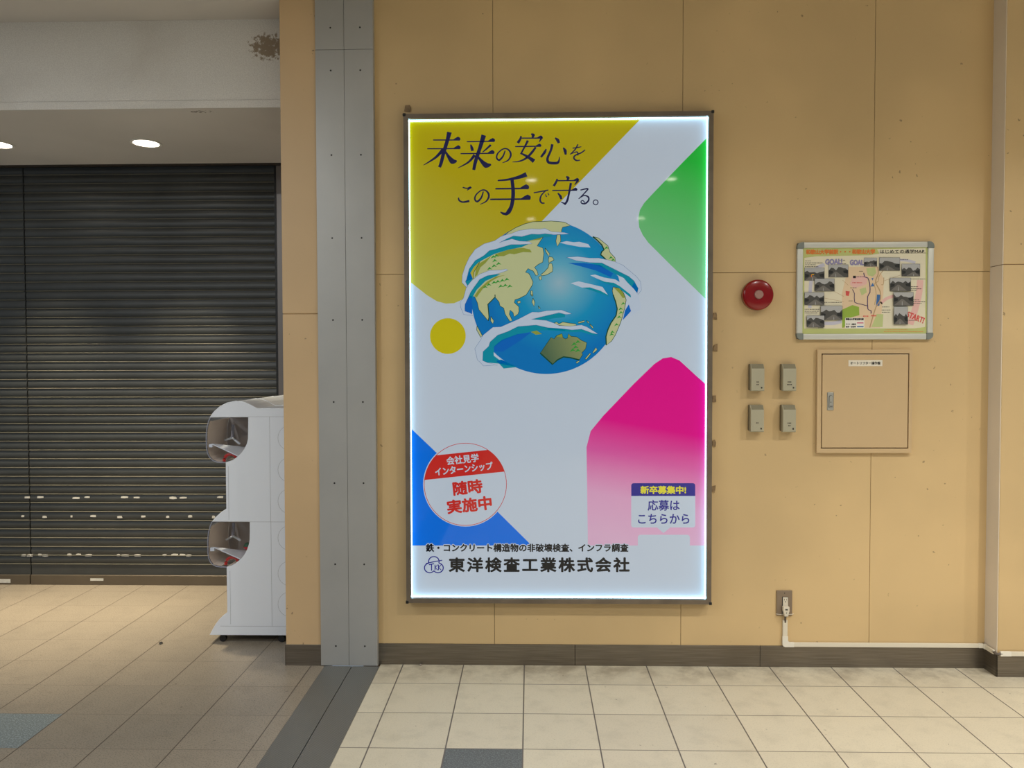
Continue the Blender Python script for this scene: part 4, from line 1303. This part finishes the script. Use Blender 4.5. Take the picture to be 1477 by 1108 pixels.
arch_l = g6((400, 45), (350, 78), (300, 115), (245, 165), (205, 208), (170, 252))
win_l = g6((775, 254), (776, 420), (774, 540), (760, 620), (730, 705), (690, 780), (620, 860), (550, 915), (480, 955), (405, 978))
base_f = g7((291, 268), (250, 292), (205, 335), (160, 395), (125, 455), (93, 516))
ztop = arch_u[-1][1]
body_prof = list(reversed(arch_u)) + win_u[:0]
body_prof = [(XB, ztop)] + list(reversed(arch_u)) + win_u + [(g6((400, 45))[0][0], win_u[-1][1]-.002)] + arch_l + win_l + [(base_f[0][0], win_l[-1][1]-.002)] + base_f + [(XB, zfoot)]
GX = (g5((300, 900))[0][0]+XB)/2
def gashapon(label):
    root = thing('capsule_toy_machine', label, 'toy vending machine', (GX, GY+GWID/2, 0), 'capsule toy machines beside the pillar')
    y0, y1 = GY+.0015, GY+GWID-.0015
    b = MB(); b.prism(body_prof, y0, y1, GW)
    bo = b.build('body', root)
    bv = bo.modifiers.new('soft', 'BEVEL'); bv.width = .004; bv.segments = 2; bv.limit_method = 'ANGLE'; bv.angle_limit = math.radians(50)
    lp_ = MB()
    lp_.tube([(x, y0+.001, z) for x, z in arch_u]+[(XB, y0+.001, ztop)], .0024, GW, 8)
    lp_.build('roof_lip', root, smooth=True)
    for k, (win, bulge, tp) in enumerate(((win_u, g5((110, 362), (88, 410), (72, 470), (62, 540), (60, 640), (64, 740), (76, 800), (100, 850), (140, 890), (190, 910), (240, 916), (292, 916)), None),
                           (win_l, g6((170, 255), (140, 330), (118, 410), (106, 490), (102, 600), (106, 760), (115, 830), (140, 890), (180, 940), (240, 968), (310, 978), (405, 980)), None))):
        # clear bulging window: front curve plus both sides
        n = len(bulge)
        ya, yb = y0-.0005, y1+.0003
        c = MB()
        vs = [(x, ya+.0005, z) for x, z in bulge]+[(x, yb-.0005, z) for x, z in bulge]
        c.add(vs, [(i, i+1, n+i+1, n+i) for i in range(n-1)], CLEAR)
        side = bulge + list(reversed(win))
        tri = tessellate_polygon([[Vector((x, z, 0)) for x, z in side]])
        c.add([(x, ya, z) for x, z in side], [tuple(t) for t in tri], CLEAR)
        # moulded rim following the window edge
        w_o = c.build('clear_window', root, smooth=False)
        e = MB()
        e.tube([(x, ya+.003, z) for x, z in bulge], .0028, CLEAR_E, 8)
        e.build('window_rim', w_o, smooth=True)
        e = MB()
        e.tube([(x, yb-.004, z) for x, z in bulge], .0028, CLEAR_E, 8)
        e.build('window_rim', w_o, smooth=True)
        # interior: far side panel and back lining, sloping tray, red wheel
        f = MB()
        f.add([(x, y1-.012, z) for x, z in side], [tuple(t) for t in tri], GFAR)
        lining = [(x-.0015, z) for x, z in win]
        nl = len(lining)
        f.add([(x, y0+.004, z) for x, z in lining]+[(x, y1-.012, z) for x, z in lining], [(i, i+1, nl+i+1, nl+i) for i in range(nl-1)], GIN)
        zt_ = win[0][1]-.002
        f.add([(win[0][0], y0+.004, zt_), (bulge[0][0]+.004, y0+.004, zt_), (bulge[0][0]+.004, y1-.012, zt_), (win[0][0], y1-.012, zt_)], [(0, 1, 2, 3)], GIN)
        f.build('interior_lining', root)
        G = g5 if k == 0 else g6
        KX, ox, oy = (.11733, 290, 560) if k == 0 else (.09028, 290, 730)
        def at(x, y, dy):
            return pix(ox+x*KX, oy+y*KX, GY+dy)
        if k == 0:
            tq = [at(132, 680, .014), at(470, 838, .014), at(552, 722, .20), at(300, 722, .20)]
            lip = (at(96, 690, .012), at(140, 728, .012))
            rc = g5((318, 862))[0]
            hk = (at(290, 640, .2), at(385, 610, .2), at(470, 680, .14))
        else:
            tq = [at(200, 652, .014), at(640, 848, .014), at(745, 716, .20), at(420, 716, .20)]
            lip = (at(145, 668, .012), at(212, 722, .012))
            rc = g6((440, 905))[0]
            hk = (at(400, 540, .2), at(510, 480, .2), at(620, 545, .14))
        # display card lining the front window from inside
        cdm = MB()
        ins = [(x+.0045*max(0, 1-i/9), z+.0045*(i/11)) for i, (x, z) in enumerate(bulge[1:-1])]
        nc = len(ins)
        cdm.add([(x, y0+.010, z) for x, z in ins]+[(x, y1-.014, z) for x, z in ins], [(i, i+1, nc+i+1, nc+i) for i in range(nc-1)], GIN)
        cdm.build('display_card', root)
        tt = MB()
        tt.add([tuple(q) for q in tq]+[(q.x, q.y, q.z-.005) for q in tq], [(0, 1, 2, 3), (7, 6, 5, 4), (0, 4, 5, 1), (1, 5, 6, 2), (2, 6, 7, 3), (3, 7, 4, 0)], GW)
        tt.box(lip[0].x, lip[1].x, GY+.010, GY+.03, lip[1].z, lip[0].z, GW, .001, 1)
        tt.build('tray', root)
        wv = MB()
        pts = []
        wv.tube([(rc[0]+.036*math.cos(t), y0+.05, rc[1]-.024+.040*math.sin(t)) for t in [PI*i/16 for i in range(17)]], .0085, GRED, 10)
        o = wv.build('dispenser_wheel', root, smooth=True); o['label'] = 'red curved dispenser wheel'
        pw = MB()
        pw.tube([tuple(hk[0]), (hk[1].x, hk[1].y, hk[1].z), tuple(hk[2])], .006, GW, 8)
        pw.tube([(hk[1].x, hk[1].y, hk[1].z), (hk[1].x-.004, GY+.22, hk[1].z+.07)], .009, CLEAR_E, 8)
        pw.build('stirrer_arm', root, smooth=True)
        # display card against the front inside
    # seams and pressed circles on the side
    yy = y0-.0006
    sm = MB()
    xs_ = pix(389.5, 700, GY).x
    z_a, z_b = g5((300, 352))[0][1], win_l[0][1]
    x_w = win_u[0][0]
    def seam(x0, x1, z0, z1): sm.box(x0, x1, yy, y0+.0005, z0, z1, GW2)
    seam(x_w, XB, z_a-.0008, z_a+.0008); seam(xs_, xs_+.0016, z_b, z_a); seam(win_l[0][0], XB, z_b-.0008, z_b+.0008)
    zb3 = g7((300, 415))[0][1]
    xs2 = pix(391.5, 850, GY).x
    seam(xs2, xs2+.0016, zb3, z_b); seam(base_f[2][0]+.004, XB, zb3-.0008, zb3+.0008)
    xf = g6((440, 100))[0][0]
    seam(xf, xf+.0014, win_l[0][1]+.01, win_u[-1][1]-.02); seam(xf+.002, xf+.0034, zb3+.01, win_l[-1][1]-.02)
    sm.build('panel_seams', root)
    for py in (632, 678, 723.3, 776.3, 827.5, 872):
        cc = pix(419, py, GY)
        r2 = MB()
        n = 40; ro = .0680
        vs, fs = [], []
        for i in range(n):
            t = 2*PI*i/n
            for (rad, yq) in ((ro-.0014, yy), (ro, yy), (ro, y0+.0005), (ro-.0014, y0+.0005)):
                vs.append((cc.x+rad*math.cos(t), yq, cc.z+rad*math.sin(t)))
        for i in range(n):
            j = (i+1) % n
            for q in range(4):
                fs.append((i*4+q, i*4+(q+1) % 4, j*4+(q+1) % 4, j*4+q))
        r2.add(vs, fs, GW2)
        r2.build('pressed_circle', root)
    for px in (319, 404):
        for yq in (GY+.030, GY+GWID-.03):
            cx_ = pix(px, 920, GY).x
            w_ = MB()
            w_.lathe([(.006, -.010), (.0175, -.010), (.019, -.006), (.019, .006), (.0175, .010), (.006, .010)], (cx_, yq, .019), CAST, 'y', 24)
            w_.box(cx_-.012, cx_+.012, yq-.014, yq+.014, .030, zfoot+.001, CAST, .002, 1)
            w_.build('caster', root)
    return root
def copy_tree(o, parent=None):
    c = o.copy(); COL.objects.link(c); c.parent = parent
    for ch in list(o.children):
        copy_tree(ch, c)
    return c
g1 = gashapon('white two tier capsule toy machine nearest the camera, its clear windows facing the shutter')
for i, lab in enumerate(('middle capsule toy machine of the white row, only its curved roof showing', 'rearmost capsule toy machine of the white row, roof against the dark shutter')):
    c = copy_tree(g1)
    c.location.y += GWID*(i+1)
    c['label'] = lab
# a capsule lying on the lower tray
cp_ = g6((590, 650))[0]
cap = thing('toy_capsule', 'red and green toy capsule lying on the lower tray of the nearest machine', 'capsule', (cp_[0]-.001, GY+.14, cp_[1]-.052))
b = MB(); b.lathe([(0, -.001)]+[(.021*math.cos(t), .021+.021*math.sin(t)) for t in [-PI/2+.15+i*(PI/2)/8 for i in range(8)]]+[(.021, .0215)], (cp_[0]-.001, GY+.14, cp_[1]-.052), CRED, 'z', 28); b.build('red_half', cap, smooth=True)
b = MB(); b.lathe([(.0205, .0213)]+[(.0205*math.cos(t), .0213+.0205*math.sin(t)) for t in [i*(PI/2)/8 for i in range(1, 8)]]+[(0, .0418)], (cp_[0]-.001, GY+.14, cp_[1]-.052), GREEN, 'z', 28); b.build('green_half', cap, smooth=True)

# small litter
STONE = mat('grey pebble', (150, 140, 128), .7)
for (px, py, r, lab) in ((232, 929, .010, 'small dark pebble of litter on the brown tiles left of the machines'), (608, 956.5, .007, 'tiny pale pebble at the skirting under the sign')):
    d = AX_R*((px-738.5)/FPX)-AX_U*((py-554)/FPX)+AX_F
    p = CAM+d*(-CAM.z/d.z)
    bm = bmesh.new(); bmesh.ops.create_icosphere(bm, subdivisions=2, radius=r)
    for v in bm.verts:
        v.co *= random.uniform(.75, 1.1); v.co.z = (v.co.z*.6)
    zmin = min(v.co.z for v in bm.verts)
    for v in bm.verts:
        v.co.z -= zmin
    s = MB(); s.bm(bm, BLACK if px < 300 else STONE)
    s.v = [(v[0]+p.x, v[1]+min(p.y, -.016 if px > 500 else 9), v[2]) for v in s.v]
    tag(s.build('pebble', loc=(p.x, p.y, 0)), lab, 'litter')
